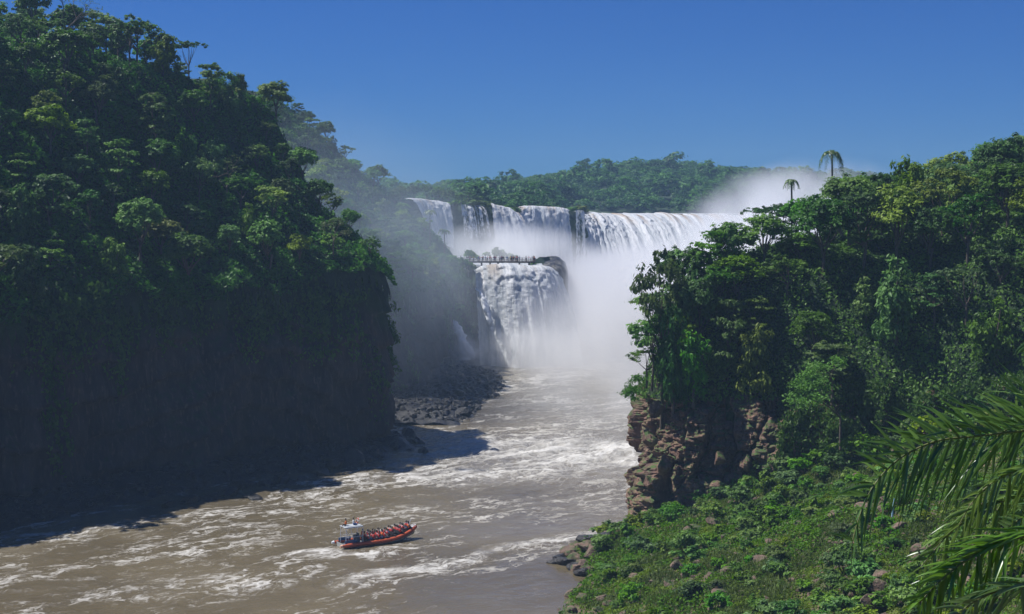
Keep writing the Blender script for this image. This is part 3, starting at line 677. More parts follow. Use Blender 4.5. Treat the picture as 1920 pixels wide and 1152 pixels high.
# left headland trees
okA = lambda x, y: bool(inside(np.array([x]), np.array([y]), A_poly)[0]) and path_dist(np.array([x]), np.array([y]), A_poly)[0] > 2.2
ptsA = scatter(5600, -170, -22, 185, 365, okA, 6.1, rngF)
treesA = forest(hA, ptsA, 'on the left hillside', 'trees on the near left hillside', dict(domed=4, ragged=3, layered=2.2, draped=2.2, umbrella=.7), lim=-.25, sc=(.6, 1.3), szf=lambda x, y: float(np.clip(.5 + math.hypot(x + 24, y - 293) / 90, .5, 1)))
treesA += []
okB = lambda x, y: bool(inside(np.array([x]), np.array([y]), B_poly)[0]) and path_dist(np.array([x]), np.array([y]), B_poly)[0] > 1.5
ptsB = scatter(3000, -80, -12, 352, 480, okB, 6.2, rngF)
ptsB = [p for p in ptsB if (p[0] / p[1] * F + 960) > 480 and not (p[0] > -25 and p[1] > 436)]
treesB = forest(hB, ptsB, 'on the hazy second headland', 'trees on the second headland', dict(domed=4, ragged=4, draped=1.5, layered=2), sc=(.6, .95), lim=-.3)
okC = lambda x, y: bool(inside(np.array([x]), np.array([y]), C_poly)[0]) and path_dist(np.array([x]), np.array([y]), C_cliff)[0] > 1.6
ptsC = scatter(7000, 17, 112, 150, 285, lambda x, y: okC(x, y), 4.8, rngF)
treesC = forest(hC, ptsC, 'on the right hill', 'trees on the right hill', dict(domed=7, ragged=2, layered=2.4, draped=2.6, umbrella=.4), sc=(.7, 1.35), leaf=.29, lim=-.12, szf=lambda x, y: .72 if (y > 222 and 1380 < 960 + F * x / y < 1580) else 1, extra=[(1240, 455, 213, 'ragged', 2, 1.15), (1282, 462, 217, 'draped', 0, 1.2), (1222, 590, 211, 'ragged', 0, .8), (1212, 650, 212, 'ragged', 2, .75), (1330, 432, 219, 'layered', 0, 1.0), (1375, 415, 221, 'domed', 0, .95),
    (1262, 560, 210, 'draped', 2, .95), (1310, 520, 213, 'domed', 1, 1.0), (1300, 610, 208.5, 'draped', 1, .95), (1365, 560, 210, 'layered', 0, 1.0), (1430, 385, 224, 'umbrella', 0, .9), (1465, 378, 227, 'layered', 1, .8), (1420, 600, 208, 'draped', 3, 1.0), (1380, 480, 215, 'domed', 3, 1.0),
    (1545, 372, 236, 'domed', 0, .9), (1600, 330, 240, 'domed', 3, 1.2), (1650, 322, 240, 'umbrella', 0, 1.0), (1715, 318, 245, 'domed', 1, 1.2), (1740, 340, 240, 'ragged', 1, 1.0), (1850, 325, 235, 'domed', 3, 1.2), (1880, 262, 240, 'layered', 1, 1.35), (1925, 250, 238, 'domed', 1, 1.4), (1960, 290, 230, 'domed', 0, 1.3), (1500, 470, 220, 'domed', 4, 1.1), (1560, 640, 204, 'layered', 2, 1.0)])
print('trees', len(treesA), len(treesB), len(treesC))

def ground_leaves(name, fn, x0, x1, y0, y1, n, ok, size, m, seed, lift=1.0, lim=-.15, fall=None, kind='stuff', thin=0, jitter=.6, label=None, aspect=1.7):
    rng = np.random.default_rng(seed); x = rng.uniform(x0, x1, n); y = rng.uniform(y0, y1, n); k = ok(x, y); x, y = x[k], y[k]
    P = P3(x, y); d = fbm(P, .35, 3, seed); 
    if thin: k = fbm(P, .16, 4, seed + 2) > rng.normal(thin, .12, len(x)); x, y, d = x[k], y[k], d[k]
    z = fn(x, y); e = 1.2; gx = (fn(x + e, y) - z) / e; gy = (fn(x, y + e) - z) / e
    N = np.stack([-gx, -gy, np.ones_like(x)], 1); N /= np.linalg.norm(N, axis=1)[:, None]
    C = P3(x, y, z) + N * (np.clip(d + .35, 0, 2) * lift * rng.uniform(.2, 1.1, len(x)))[:, None]
    px, py = proj(C); vis = (px > -200) & (px < 2100) & (py < 1300) & (py > -150) & ((N * (np.array([0, 0, H]) - C)).sum(1) / np.linalg.norm(C, axis=1) > lim)
    C, N, d = C[vis], N[vis], d[vis]
    V, Q, t = leaf_quads(C, N, size, rng, jitter=jitter, tint=.4 + d * .5 + rng.normal(0, .08, len(C)), fall=fall, aspect=aspect)
    o = link(name, mk_mesh(name, V, Q, [m], attrs={'tint': t})); tag(o, label, None, kind=kind); return o
inA = lambda X, Y: inside(X, Y, A_poly); inB = lambda X, Y: inside(X, Y, B_poly); inC = lambda X, Y: inside(X, Y, C_poly)
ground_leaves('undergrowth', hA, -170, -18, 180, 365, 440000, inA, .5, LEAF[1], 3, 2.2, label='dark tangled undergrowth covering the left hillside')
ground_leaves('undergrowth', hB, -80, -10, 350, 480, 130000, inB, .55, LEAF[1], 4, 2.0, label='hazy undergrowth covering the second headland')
ground_leaves('undergrowth', hC, 15, 120, 140, 290, 300000, inC, .34, LEAF[0], 5, 1.8, label='thick green undergrowth between the trees of the right hill')
def cliff_vines(V, N, name, seed, z0, z1, n, size, m, label, thr=.0, push=.5):
    rng = np.random.default_rng(seed); nu, nv = V.shape[:2]
    i = rng.integers(0, nu, n); j = rng.integers(0, nv, n); p = V[i, j] + rng.normal(0, .3, (n, 3)); nn = np.concatenate([N[i], np.full((n, 1), .25)], 1)
    pr = (p[:, 2] - z0) / (z1 - z0) + fbm(p * np.array([1, 1, .25]), .16, 4, seed) * 1.3 + fbm(p, .05, 3, seed + 3) * 1.3; k = pr > rng.uniform(thr, thr + .6, n)
    p, nn = p[k], nn[k]; d = fbm(p, .45, 3, seed + 1); p = p + nn * (np.clip(d + .4, 0, 1.5) * push * 2)[:, None]
    Vv_, Q, t = leaf_quads(p, nn, size, rng, jitter=.5, tint=.4 + d * .5, fall=.8, aspect=2)
    o = link(name, mk_mesh(name, Vv_, Q, [m], attrs={'tint': t})); tag(o, label, kind='stuff')
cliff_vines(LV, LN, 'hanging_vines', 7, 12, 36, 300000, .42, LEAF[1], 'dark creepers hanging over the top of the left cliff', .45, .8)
cliff_vines(FV, FN, 'hanging_vines', 8, 8, 30, 110000, .5, LEAF[1], 'creepers clinging to the hazy second cliff', .35, .7)
cliff_vines(RV, RN, 'hanging_vines', 9, 13, 25, 70000, .22, LEAF[0], 'green creepers in the cracks of the right cliff', .8, .3)
_k = RV[:, 10, 0] > 38
cliff_vines(RV[_k & (RV[:, 10, 1] < 212)], RN[_k & (RV[:, 10, 1] < 212)], 'hanging_vines', 10, 3, 18, 150000, .30, LEAF[1], 'dense dark creepers covering the inner part of the right cliff', .1, .7)

# far forest: a mass of crowns behind the falls
def far_forest():
    rng = np.random.default_rng(77); Vs, Qs, Ts = [], [], []; n0 = 0; protos = []
    for k in range(7):
        L = []
        for _ in range(9):
            d = rand_dir(rng, 1, -.1)[0]; L.append((np.array([d[0] * 3.6, d[1] * 3.6, 5 + d[2] * 3]), rng.uniform(1.4, 2.4) * np.array([1, 1, .75])))
        protos.append(crown_cloud(rng, L, 4.5, 7, .85, csize=.7, zmin=-.2))
    n = 5200; x = rng.uniform(-150, 420, n); y = 640 + 560 * rng.uniform(0, 1, n) ** .9
    px = 960 + F * x / y; k = (px > 640) & (px < 1990) & inside(x, y, P_poly) & (path_dist(x, y, LIP1) > 24) & ~((x > 24) & (x < 200) & (y < 775)); x, y = x[k], y[k]
    z = far_h(x, y)
    for i in range(len(x)):
        V, Q, t = protos[rng.integers(7)]; a = rng.uniform(0, 6.28); c, s_ = math.cos(a), math.sin(a); sc = rng.uniform(.5, 1.25) * (1 if rng.random() > .05 else 1.6)
        Vs.append(V @ np.array([[c, s_, 0], [-s_, c, 0], [0, 0, 1]]) * sc + np.array([x[i], y[i], z[i] - 1])); Qs.append(Q + n0); n0 += len(V); Ts.append(np.clip(t + rng.normal(0, .17), 0, 1))
    o = link('far_forest', mk_mesh('far_forest', np.concatenate(Vs), np.concatenate(Qs), [LEAF[1]], attrs={'tint': np.concatenate(Ts)})); tag(o, 'hazy forest on the long ridge behind the falls', kind='stuff')
    print('far', len(x), n0)
far_forest()
# trees and tufts on the rim of the upper falls
rim = []
for (px, py, Y, k, sd, mi, s_) in [(752, 372, 548, 'ragged', 22, 3, .9), (776, 368, 560, 'domed', 12, 1, .8), (800, 366, 570, 'ragged', 21, 1, .85), (820, 369, 575, 'domed', 11, 0, .8), (842, 372, 566, 'ragged', 23, 0, .8), (862, 376, 566, 'domed', 15, 5, .65), (880, 377, 570, 'ragged', 21, 1, .9), (900, 378, 572, 'domed', 11, 0, .6)]:
    p = W(px, py, Y); rim.append(plant(k, sd, mi, (p[0], p[1], p[2] - 3.5), px, s_))
name_by_place(rim, 'behind the rim of the upper falls', 'trees behind the upper rim', lambda o: f"hazy {SHAPE[o['_k']]} {LOOK[o['_m']]} tree", 'tree', rows=('standing',), cols=('far left', 'midway'))
tufts = []
for (px, py, Y, s_) in [(850, 382, 551, 1.6), (857, 381, 552, 1.3), (868, 382, 554, 1.2), (880, 381, 556, 1.6), (893, 383, 557, 1.5), (905, 384, 558, 1.7), (914, 383, 560, 1.3), (921, 386, 560, 1), (940, 389, 566, 1.4), (950, 392, 569, 1.7), (958, 395, 572, 1.6), (966, 396, 574, 1.3), (974, 394, 577, 1.1), (1076, 394, 598, 1.5), (1083, 393, 600, 1.4), (1093, 392, 601, 1.6), (1099, 396, 603, 1.2)]:
    p = W(px, py, Y); tufts.append(plant('shrub', 61 + int(px) % 3, 2 if px % 2 else 0, (p[0], p[1] + 1.0, p[2] - .9), px, (s_ * 1.5, s_ * 1.3, s_ * .85)))
name_by_place(tufts, 'on the rim between the upper cascades', 'shrubs on the rim of the upper falls', lambda o: f"{LOOK[o['_m']]} shrub", 'shrub', rows=('growing',))
mid = []
for (px, py, Y, s_) in [(878, 482, 520, 2.0), (890, 485, 520, 1.2), (925, 480, 525, 2.3), (944, 483, 525, 1.7), (954, 484, 528, 1.4), (967, 486, 528, 1.3), (935, 503, 458, .85), (941, 502, 460, .7), (969, 508, 457, .8), (973, 507, 458, .9), (1001, 502, 464, 1.1), (1007, 508, 463, 1.2), (1016, 500, 486, 1.1), (858, 580, 436, 1.4), (850, 576, 437, 1.1), (846, 492, 452, 1.7), (862, 496, 451, 1.6), (876, 500, 452, 1.3), (886, 505, 453, 1.2)]:
    p = W(px, py, Y); mid.append(plant('shrub', 61 + int(px) % 3, 0 if px % 2 else 5, (p[0], p[1], p[2] - 1.2 * s_ * .4), px, (s_, s_, s_)))
name_by_place(mid, 'around the walkway', 'shrubs around the walkway', lambda o: f"{LOOK[o['_m']]} {'large round' if o.scale[0] > 1.55 else 'small'} shrub", 'shrub', rows=('higher', 'lower'))

# ------------------------------------------------------------------ palms
def frond(mb_r, mb_l, pts, nl, length, width, rng, A=None, B=None, grav=(.35, .55), seg=6, r0=.03, tip=.35, la=1):
    """rachis polyline and leaflets; A and B are the side directions"""
    p = resample(np.asarray(pts, float), .02 * np.linalg.norm(np.asarray(pts[-1], float) - np.asarray(pts[0], float)) + .005, 3); n = len(p)
    mb_r.tube(p, np.linspace(r0, r0 * .2, n), 6)
    T = np.gradient(p, axis=0); T /= np.linalg.norm(T, axis=1)[:, None]
    for i in range(nl):
        t = .05 + .95 * i / nl; k = min(n - 1, int(t * n)); L = length * (tip + (1 - tip) * math.sin(min(1, t * 1.35 + .25) * math.pi) if t > .4 else 1) * rng.uniform(.8, 1.12)
        L = length * rng.uniform(.75, 1.12) * (1 - (1 - tip) * max(0, (t - .45) / .55) ** 1.3) * (min(1, .55 + t * 2))
        for side, D in ((0, A), (1, B)):
            if D is None:
                up = np.array([0, 0, 1.]); bn = np.cross(T[k], up); bn /= np.linalg.norm(bn) + 1e-9
                D_ = (bn if side else -bn) + .25 * up
            else: D_ = np.array(D, float)
            d = D_ + T[k] * rng.uniform(.45, .8) + rng.normal(0, .22, 3); d /= np.linalg.norm(d)
            s = np.linspace(0, 1, seg) * (la if side == 0 else 1); g = grav[side] * rng.uniform(.6, 1.4)
            q = p[k] + d * (s * L)[:, None] + np.array([0, 0, -1.]) * (g * L * s ** 2.2)[:, None]
            tg = np.gradient(q, axis=0); tg /= np.linalg.norm(tg, axis=1)[:, None]
            wd = np.cross(tg, T[k] + rng.normal(0, .25, 3)); wd = np.cross(tg, wd); wd /= np.linalg.norm(wd, axis=1)[:, None] + 1e-9; nn = np.cross(wd, tg)
            s = np.linspace(0, 1, seg); wv = width * rng.uniform(.8, 1.15) * np.minimum(1, .45 + s * 3) * (1 - s ** 2.2) + width * .03
            V = np.stack([q - wd * wv[:, None] / 2, q + nn * wv[:, None] * .22, q + wd * wv[:, None] / 2], 1).reshape(-1, 3); F_ = grid_faces(seg, 3)
            mb_l.add(V, F_); mb_l.tint.append(np.full(len(V), np.clip(rng.normal(.5, .2), 0, 1)))
def leaf_mb(): m = MB(); m.tint = []; return m
def build_frond(parent, fr):
    r_, l_ = MB(), leaf_mb(); fr(r_, l_)
    V = np.concatenate(l_.V); Q = np.concatenate([x for v in l_.Q.values() for x in v])
    f = link('frond', mk_mesh('frond', V, Q, [M_PALM], True, attrs={'tint': np.concatenate(l_.tint)}), parent)
    r_.build('rachis', M_RACHIS, f, True); return f
def ridge_palm(loc, h, L, droop, label, seed, nf=11, width=.11):
    rng = np.random.default_rng(seed); r = empty('palm_tree', loc); t = MB()
    t.tube([(0, 0, -2), (.08, 0, h * .5), (0, .05, h)], [.2, .16, .14], 8); t.build('trunk', M_BARK, r, True)
    for i in range(nf):
        a = i * 2.399 + rng.normal(0, .2); el = rng.uniform(-.1, 1.1) - droop * .4; c, s_ = math.cos(a), math.sin(a)
        pts = []
        for q in np.linspace(0, 1, 6):
            rr = L * (q - .28 * q * q * droop) * math.cos(el) * (.95 if droop > 1 else 1); zz = L * (math.sin(max(el, .2)) * q - droop * .75 * q ** 2)
            pts.append((c * rr, s_ * rr, h + zz))
        build_frond(r, lambda a_, b_: frond(a_, b_, pts, 24, L * .17, width, rng, grav=(.8, .8), seg=4, r0=.035))
    tag(r, label, 'palm tree', 'slender palms against the sky'); return r
def stand_palm(px, top, Y, fn, *a):
    p = W(px, top, Y); g = h1(fn, p[0], p[1]); return ridge_palm((p[0], p[1], g), p[2] - g - .6, *a)
stand_palm(1560, 278, 238, hC, 4.6, 1.45, 'tall drooping palm standing out above the right ridge', 3)
stand_palm(1484, 330, 226, hC, 2.3, 1.3, 'shorter ragged palm on the right ridge, left of the tall one', 4, 11)
stand_palm(806, 392, 446, hB, 3.2, .9, 'hazy palm on the second headland before the leftmost upper cascade', 5, 12, .16)
stand_palm(833, 428, 447, hB, 3.0, .9, 'hazy leaning palm at the right edge of the second headland', 6, 12, .16)
# near palms: the crowns stand just outside the frame on the right
def near_palm(base, crown, label, fronds, seed):
    rng = np.random.default_rng(seed); r = empty('palm_tree', tuple(base)); b = np.array(base); t = MB()
    t.tube([(0, 0, -.6), (np.array(crown) - b) * .5 + np.array([.1, 0, 0]), np.array(crown) - b], [.17, .14, .12], 12); t.build('trunk', M_BARK, r, True)
    for f in fronds: build_frond(r, lambda a_, b_: frond(a_, b_, [np.array(q) - b for q in f['pts']], f.get('n', 70), f.get('len', .75), f.get('w', .05), rng, f.get('A'), f.get('B'), f.get('g', (.3, .5)), 9, .022, .35, f.get('la', 1)))
    tag(r, label, 'palm tree', 'palm fronds in the right foreground'); return r
cr = W(2230, 800, 13.2)
near_palm((cr[0] + .4, 13.4, 39.5), cr, 'large arching palm fronds reaching in from the right edge in the foreground', [
    dict(pts=[cr, W(2080, 800, 13.2), W(1930, 806, 13.1), W(1817, 820, 13), W(1758, 824, 12.9), W(1695, 852, 12.8), W(1655, 887, 12.7), W(1625, 930, 12.6), W(1605, 985, 12.5), W(1592, 1045, 12.4)], n=92, len=.88, la=.95, w=.034, A=(-.5, -.2, .8), B=(.05, .1, -1), g=(.2, .22)),
    dict(pts=[cr, W(2080, 770, 13.9), W(1980, 770, 14.1), W(1890, 800, 14.3), W(1830, 850, 14.4), W(1790, 920, 14.5)], n=62, len=.8, la=1.1, w=.033, A=(-.3, -.2, 1), B=(.2, .3, -.8), g=(.15, .3)),
    dict(pts=[cr, W(2100, 900, 12.2), W(2000, 870, 11.9), W(1900, 880, 11.8), W(1830, 925, 11.7), W(1790, 1000, 11.7)], n=56, len=.62, la=.8, w=.036, A=(-.6, -.2, .4), B=(.1, .2, -1), g=(.3, .4)),
    dict(pts=[cr, W(2100, 960, 12.6), W(2000, 925, 12.6), W(1890, 930, 12.5), W(1790, 985, 12.4), W(1725, 1065, 12.3)], n=60, len=.6, w=.034, A=(-.7, -.2, .3), B=(.1, .2, -1), g=(.3, .35)),
    dict(pts=[cr, W(2200, 650, 13.4), W(2110, 560, 13.3), W(2010, 570, 13.2), W(1955, 610, 13.1), W(1925, 655, 13.0)], n=46, len=.42, w=.036, A=(-.9, 0, .1), B=(.3, .2, -.6), g=(.4, .5))], 8)
BARE = []
cr = W(2180, 1090, 11.0)
near_palm((cr[0] + .3, 11.2, 38.8), cr, 'shorter palm fronds in the bottom right corner of the foreground', [
    dict(pts=[cr, W(2060, 1005, 10.9), W(1940, 998, 10.8), W(1850, 1026, 10.7), W(1775, 1075, 10.6), W(1715, 1140, 10.5)], n=76, len=.52, w=.034, A=(-.75, -.2, .3), B=(.2, .1, -.8), g=(.25, .4)),
    dict(pts=[cr, W(2080, 1120, 10.3), W(1960, 1090, 10.1), W(1850, 1110, 10.0), W(1770, 1170, 9.9)], n=60, len=.50, w=.032, A=(-.8, -.2, .35), B=(.2, .1, -.8), g=(.25, .4)),
    dict(pts=[cr, W(2110, 980, 11.6), W(2020, 935, 11.8), W(1950, 945, 11.9), W(1890, 990, 12.0)], n=46, len=.45, w=.034, A=(-.6, -.1, .75), B=(.3, .1, -.7), g=(.2, .4))], 9)
for _x, _y, _h, _lb, _sd, _lv in ((-92, 290, 12, 'half-bare pale-limbed tree high on the left hillside', 16, 6), (-58, 286, 11, 'half-bare pale-limbed tree midway up the left hillside', 17, 5), (-34, 268, 6, 'thin half-bare tree at the rim of the left cliff', 18, 6)): BARE.append((_x, _y, _h, _lb, _sd, _lv))
# bare twiggy tree against the sky, and one leaning from the cliff edge
def twiggy(loc, h, spread, label, seed, leaves, mi=3, lean=(0, 0)):
    rng = np.random.default_rng(seed); r = empty('tree', loc); t = MB(); tips = []
    def br(a, d, L, rad, dep):
        b = a + d * L; limb_tube(t, a, b, rad, rad * .6, rng, 5, .08)
        if dep == 0: tips.append(b); return
        for _ in range(3 if dep > 1 else 2):
            nd = d + rng.normal(0, .5, 3) * np.array([1, 1, .6]); nd /= np.linalg.norm(nd); br(b, nd, L * rng.uniform(.55, .8), rad * .55, dep - 1)
    d0 = np.array([lean[0], lean[1], 1.]); d0 /= np.linalg.norm(d0); br(np.array([0, 0, -1.]), d0, h * .42, .12 * h / 6, 4); t.build('trunk', M_BARK, r, True)
    C = np.repeat(np.array(tips), leaves, 0); C = C + rng.normal(0, spread, C.shape) * np.array([1, 1, .5])
    V, Q, tt = leaf_quads(C, np.tile([0, 0, 1.], (len(C), 1)), .24, rng, jitter=.6); link('crown', mk_mesh('crown', V, Q, [LEAF[mi]], attrs={'tint': tt}), r)
    tag(r, label, 'tree'); return r
p = W(1785, 375, 262); twiggy((p[0], p[1], h1(hC, p[0], p[1])), 11.0, .5, 'thin sparse tree whose bare branches show against the sky on the ridge', 5, 9)
p = W(1232, 757, 206); twiggy((p[0] + .4, p[1] + 2.5, p[2] - .6), 5.0, .38, 'small spindly tree leaning out from the edge of the right cliff', 6, 22, 0, (-.7, -.1))
p = W(1570, 830, 200); twiggy((p[0], p[1] - 2, p[2] - .5), 12.5, .6, 'slender pale-trunked tree rising from the foot of the right hill', 7, 55, 0)

for _x, _y, _h, _lb, _sd, _lv in BARE: twiggy((_x, _y, h1(hA, _x, _y)), _h, .4, _lb, _sd, _lv)
# ------------------------------------------------------------------ boulders
RK = []
for k in range(7):
    rng = np.random.default_rng(300 + k); n = 22
    a, b = np.meshgrid(np.linspace(0, 2 * np.pi, n + 1)[:-1], np.linspace(.02, np.pi - .02, 14), indexing='ij')
    D = np.stack([np.cos(a) * np.sin(b), np.sin(a) * np.sin(b), np.cos(b)], -1); r_ = np.full(D.shape[:2], 1.25)
    for _ in range(10):                                      # flat faces broken from the block
        pn = rng.normal(0, 1, 3); pn /= np.linalg.norm(pn); h_ = rng.uniform(.5, .86); c = D @ pn; r_ = np.where(c > .05, np.minimum(r_, h_ / np.maximum(c, .05)), r_)
    r_ = np.minimum(r_, 1.15) * (1 + fbm(D * 2 + k, 1.5, 3, k) * .10); V = (D * r_[..., None] * np.array([1, .85, .7])).reshape(-1, 3)
    j = np.arange(n)[:, None] * 14 + np.arange(13)[None]; j2 = ((np.arange(n)[:, None] + 1) % n) * 14 + np.arange(13)[None]
    RK.append((V, np.stack([j, j + 1, j2 + 1, j2], -1).reshape(-1, 4)))
RKM = {}
def rock(loc, s, m, seed, flat=1):
    k = seed % 7; key = (k, m.name)
    if key not in RKM: RKM[key] = mk_mesh('boulder', RK[k][0], RK[k][1], [m], False)
    o = link('boulder', RKM[key], None, loc); o.scale = (s, s * random.uniform(.8, 1.2), s * flat * random.uniform(.8, 1.1)); o.rotation_euler = (random.uniform(-.3, .3), random.uniform(-.3, .3), random.uniform(0, 6.3)); return o
random.seed(4); rngB = np.random.default_rng(44)
# spit of flat dark rocks running into the river
sp = []
for (px, py, s_) in [(1040, 1052, 1.0), (1052, 1046, 1.2), (1066, 1040, 1.3), (1082, 1034, 1.5), (1100, 1026, 1.6), (1120, 1022, 1.5), (1140, 1016, 1.4), (1062, 1054, 1.4), (1080, 1050, 1.6), (1100, 1044, 1.8), (1122, 1038, 1.8), (1144, 1032, 1.6), (1162, 1022, 1.4), (1075, 1064, 1.2), (1094, 1062, 1.5), (1114, 1056, 1.6), (1090, 1074, 1.3), (1108, 1072, 1.1), (1170, 1008, 1.3), (1180, 996, 1.2)]:
    p = on_water(px, py, .3); z = max(.15, h1(hS, p[0], p[1]) + .1); sp.append(rock((p[0], p[1], z + .15), s_ * 1.15, M_BOULDER if rngB.random() > .45 else M_WETROCK_SHADE, rngB.integers(99), .6))
name_by_place(sp, 'in the rocky spit', 'rocks of the spit by the water', lambda o: ('brown' if o.data.materials[0] == M_BOULDER else 'dark wet') + ' flat rock', 'rock', rows=('on the far side', 'in the middle', 'on the near side'))
# blocks against the foot of the right cliff and over the slope
sl_ = []
pts = scatter(2600, 2, 62, 128, 212, lambda x, y: x > np.interp(y, SH_Y, SH_X) + .3 and not inside(np.array([x]), np.array([y]), C_poly)[0], 2.3, rngB)
for x, y in pts:
    d = fbm(P3(np.array([x]), np.array([y])), .11, 3, 15)[0]; z = h1(hS, x, y); px, py = proj((x, y, z))
    if px[0] > 1930 or py[0] > 1165 or (d < -.02 and py[0] < 1030 and rngB.random() > .2): continue
    if len(sl_) >= 230: break
    s_ = float(np.clip(rngB.lognormal(-.42, .55), .28, 2.4)); sl_.append(rock((x, y, z + s_ * .12), s_, M_BOULDER, rngB.integers(99), .8))
name_by_place(sl_, 'on the slope', 'boulders on the grassy slope', lambda o: ('large' if o.scale[0] > 1.0 else 'medium' if o.scale[0] > .55 else 'small') + ' brown boulder', 'rock', rows=('uppermost', 'high', 'midway', 'low', 'lowest'), cols=('far left', 'left', 'centre left', 'centre right', 'right', 'far right'))
# big blocks on the cliff face itself
cf = []
for (px, py, Y, s_) in [(1232, 765, 208, 1.5), (1216, 822, 207.5, 1.5), (1350, 862, 205, 1.4), (1242, 872, 208.5, 1.6), (1215, 905, 209, 1.2), (1400, 868, 204.5, 1.4), (1300, 905, 206.5, 1.1), (1440, 855, 203.5, 1.2)]:
    p = W(px, py, Y); cf.append(rock(tuple(p), s_, M_REDROCK, rngB.integers(99), 1.15))
name_by_place(cf, 'of the right cliff', 'blocks jutting from the right cliff', lambda o: 'warm brown jutting block', 'rock', rows=('in the top', 'in the middle', 'at the foot'))
# rocks along the foot of the left cliff
lf = []
for (px, py, s_, f_) in [(795, 850, 1.7, .75), (780, 832, 2.6, .7), (765, 822, 3.0, .8), (745, 830, 2.4, .8), (655, 872, 3.2, 1.1), (625, 878, 2.6, 1.0), (685, 868, 2.4, 1.0), (600, 893, 2.0, .8), (560, 905, 1.5, .7), (527, 906, 2.2, .9), (500, 912, 1.8, .8), (480, 938, 1.9, .35), (462, 936, 1.3, .45), (445, 915, 2.6, 1.0), (420, 930, 2.0, .8), (395, 938, 1.8, .8), (545, 912, 1.1, .6), (700, 858, 1.8, .9), (350, 945, 2.0, .8), (310, 952, 1.8, .8), (432, 932, 1.2, .6), (720, 850, 1.6, .8), (575, 888, 2.2, .9)]:
    p = on_water(px, py); lf.append(rock((p[0], p[1] + 1, .2), s_, M_WETROCK_SHADE, rngB.integers(99), f_))
name_by_place(lf, 'at the foot of the left cliff', 'wet rocks under the left cliff', lambda o: ('big' if o.scale[0] > 2.1 else 'low') + ' dark wet rock', 'rock', rows=('close in', 'farther out'))
tl = []
for i in range(70):
    x = rngB.uniform(-40, -3); y = rngB.uniform(322, 440)
    if not inside(np.array([x]), np.array([y]), TB_poly)[0] or path_dist(np.array([x]), np.array([y]), TB)[0] > 11: continue
    s_ = float(np.clip(rngB.lognormal(-.1, .45), .4, 2.3)); tl.append(rock((x, y, h1(hT, x, y) + s_ * .2), s_, M_WETROCK_SHADE, rngB.integers(99), .75))
name_by_place(tl, 'on the rubble beach', 'rocks of the rubble beach', lambda o: ('large' if o.scale[0] > 1.0 else 'small') + ' wet grey rock', 'rock', rows=('farthest', 'far', 'nearer', 'nearest'))

# grass, scree and shrubs on the slope
okS = lambda X, Y: (X > np.interp(Y, SH_Y, SH_X) + .6) & (~inside(X, Y, C_poly)) & (Y > 118)
ground_leaves('grass', hS, 2, 70, 118, 215, 380000, okS, .2, M_GRASS, 21, .3, thin=-.14, fall=-1.4, jitter=.8, label='short grass and weeds covering the slope')
ground_leaves('ground_cover', hS, 2, 70, 118, 215, 170000, okS, .2, LEAF[5], 22, 1.0, thin=.02, jitter=.7, label='low leafy ground cover in patches on the slope')
def scree(name, fn, box, n, keep, smin, smax, m, label, seed=12):
    rng = np.random.default_rng(seed); x = rng.uniform(box[0], box[1], n); y = rng.uniform(box[2], box[3], n); k = keep(x, y, rng); x, y = x[k], y[k]; z = fn(x, y)
    Vs, Qs = [], []; n0 = 0; m_, v_ = 8, 5; j = np.arange(m_)[:, None] * v_ + np.arange(v_ - 1)[None]; j2 = ((np.arange(m_)[:, None] + 1) % m_) * v_ + np.arange(v_ - 1)[None]
    Q = np.stack([j, j + 1, j2 + 1, j2], -1).reshape(-1, 4)
    for i in range(len(x)):
        V = RK[i % 7][0].reshape(22, 14, 3)[::3, ::3].reshape(-1, 3); a = rng.uniform(0, 6.3); c, s_ = math.cos(a), math.sin(a); sc = smin + (smax - smin) * rng.random() ** 2.2
        Vs.append(V @ np.array([[c, s_, 0], [-s_, c, 0], [0, 0, 1]]) * sc + np.array([x[i], y[i], z[i]])); Qs.append(Q + n0); n0 += len(V)
    o = link(name, mk_mesh(name, np.concatenate(Vs), np.concatenate(Qs), [m])); tag(o, label, kind='stuff')
ground_leaves('grass', hS, 2, 110, 25, 119, 170000, lambda X, Y: X > np.interp(Y, SH_Y, SH_X) + .6, .3, M_GRASS, 28, .4, fall=-1.4, jitter=.8, label='grass on the bank nearest the viewer')
ground_leaves('tall_grass', hS, 8, 50, 130, 212, 150000, okS, .13, M_GRASS, 27, .5, thin=.14, fall=-3.0, jitter=1.0, aspect=6.5, label='taller upright grass growing in patches on the slope')
scree('scree', hS, (4, 60, 122, 208), 9000, lambda x, y, r: okS(x, y) & (fbm(P3(x, y), .11, 3, 15) + np.clip((168 - y) / 80, 0, .25) > r.normal(.05, .12, len(x))), .1, .42, M_BOULDER, 'small loose brown stones scattered over the slope')
scree('rubble', hT, (-60, 0, 320, 452), 5200, lambda x, y, r: inside(x, y, TB_poly), .25, 1.5, M_WETROCK_SHADE, 'broken wet stones heaped on the beach under the second headland')
scree('rubble', hSA, (-98, -14, 196, 308), 5200, lambda x, y, r: inside(x, y, SA_poly) & (path_dist(x, y, SA) < 11), .2, 1.3, M_WETROCK_SHADE, 'dark wet stones along the foot of the left cliff')
sh = []
pts = scatter(4000, 4, 66, 124, 214, lambda x, y: bool(okS(np.array([x]), np.array([y]))[0]), 2.2, rngB)
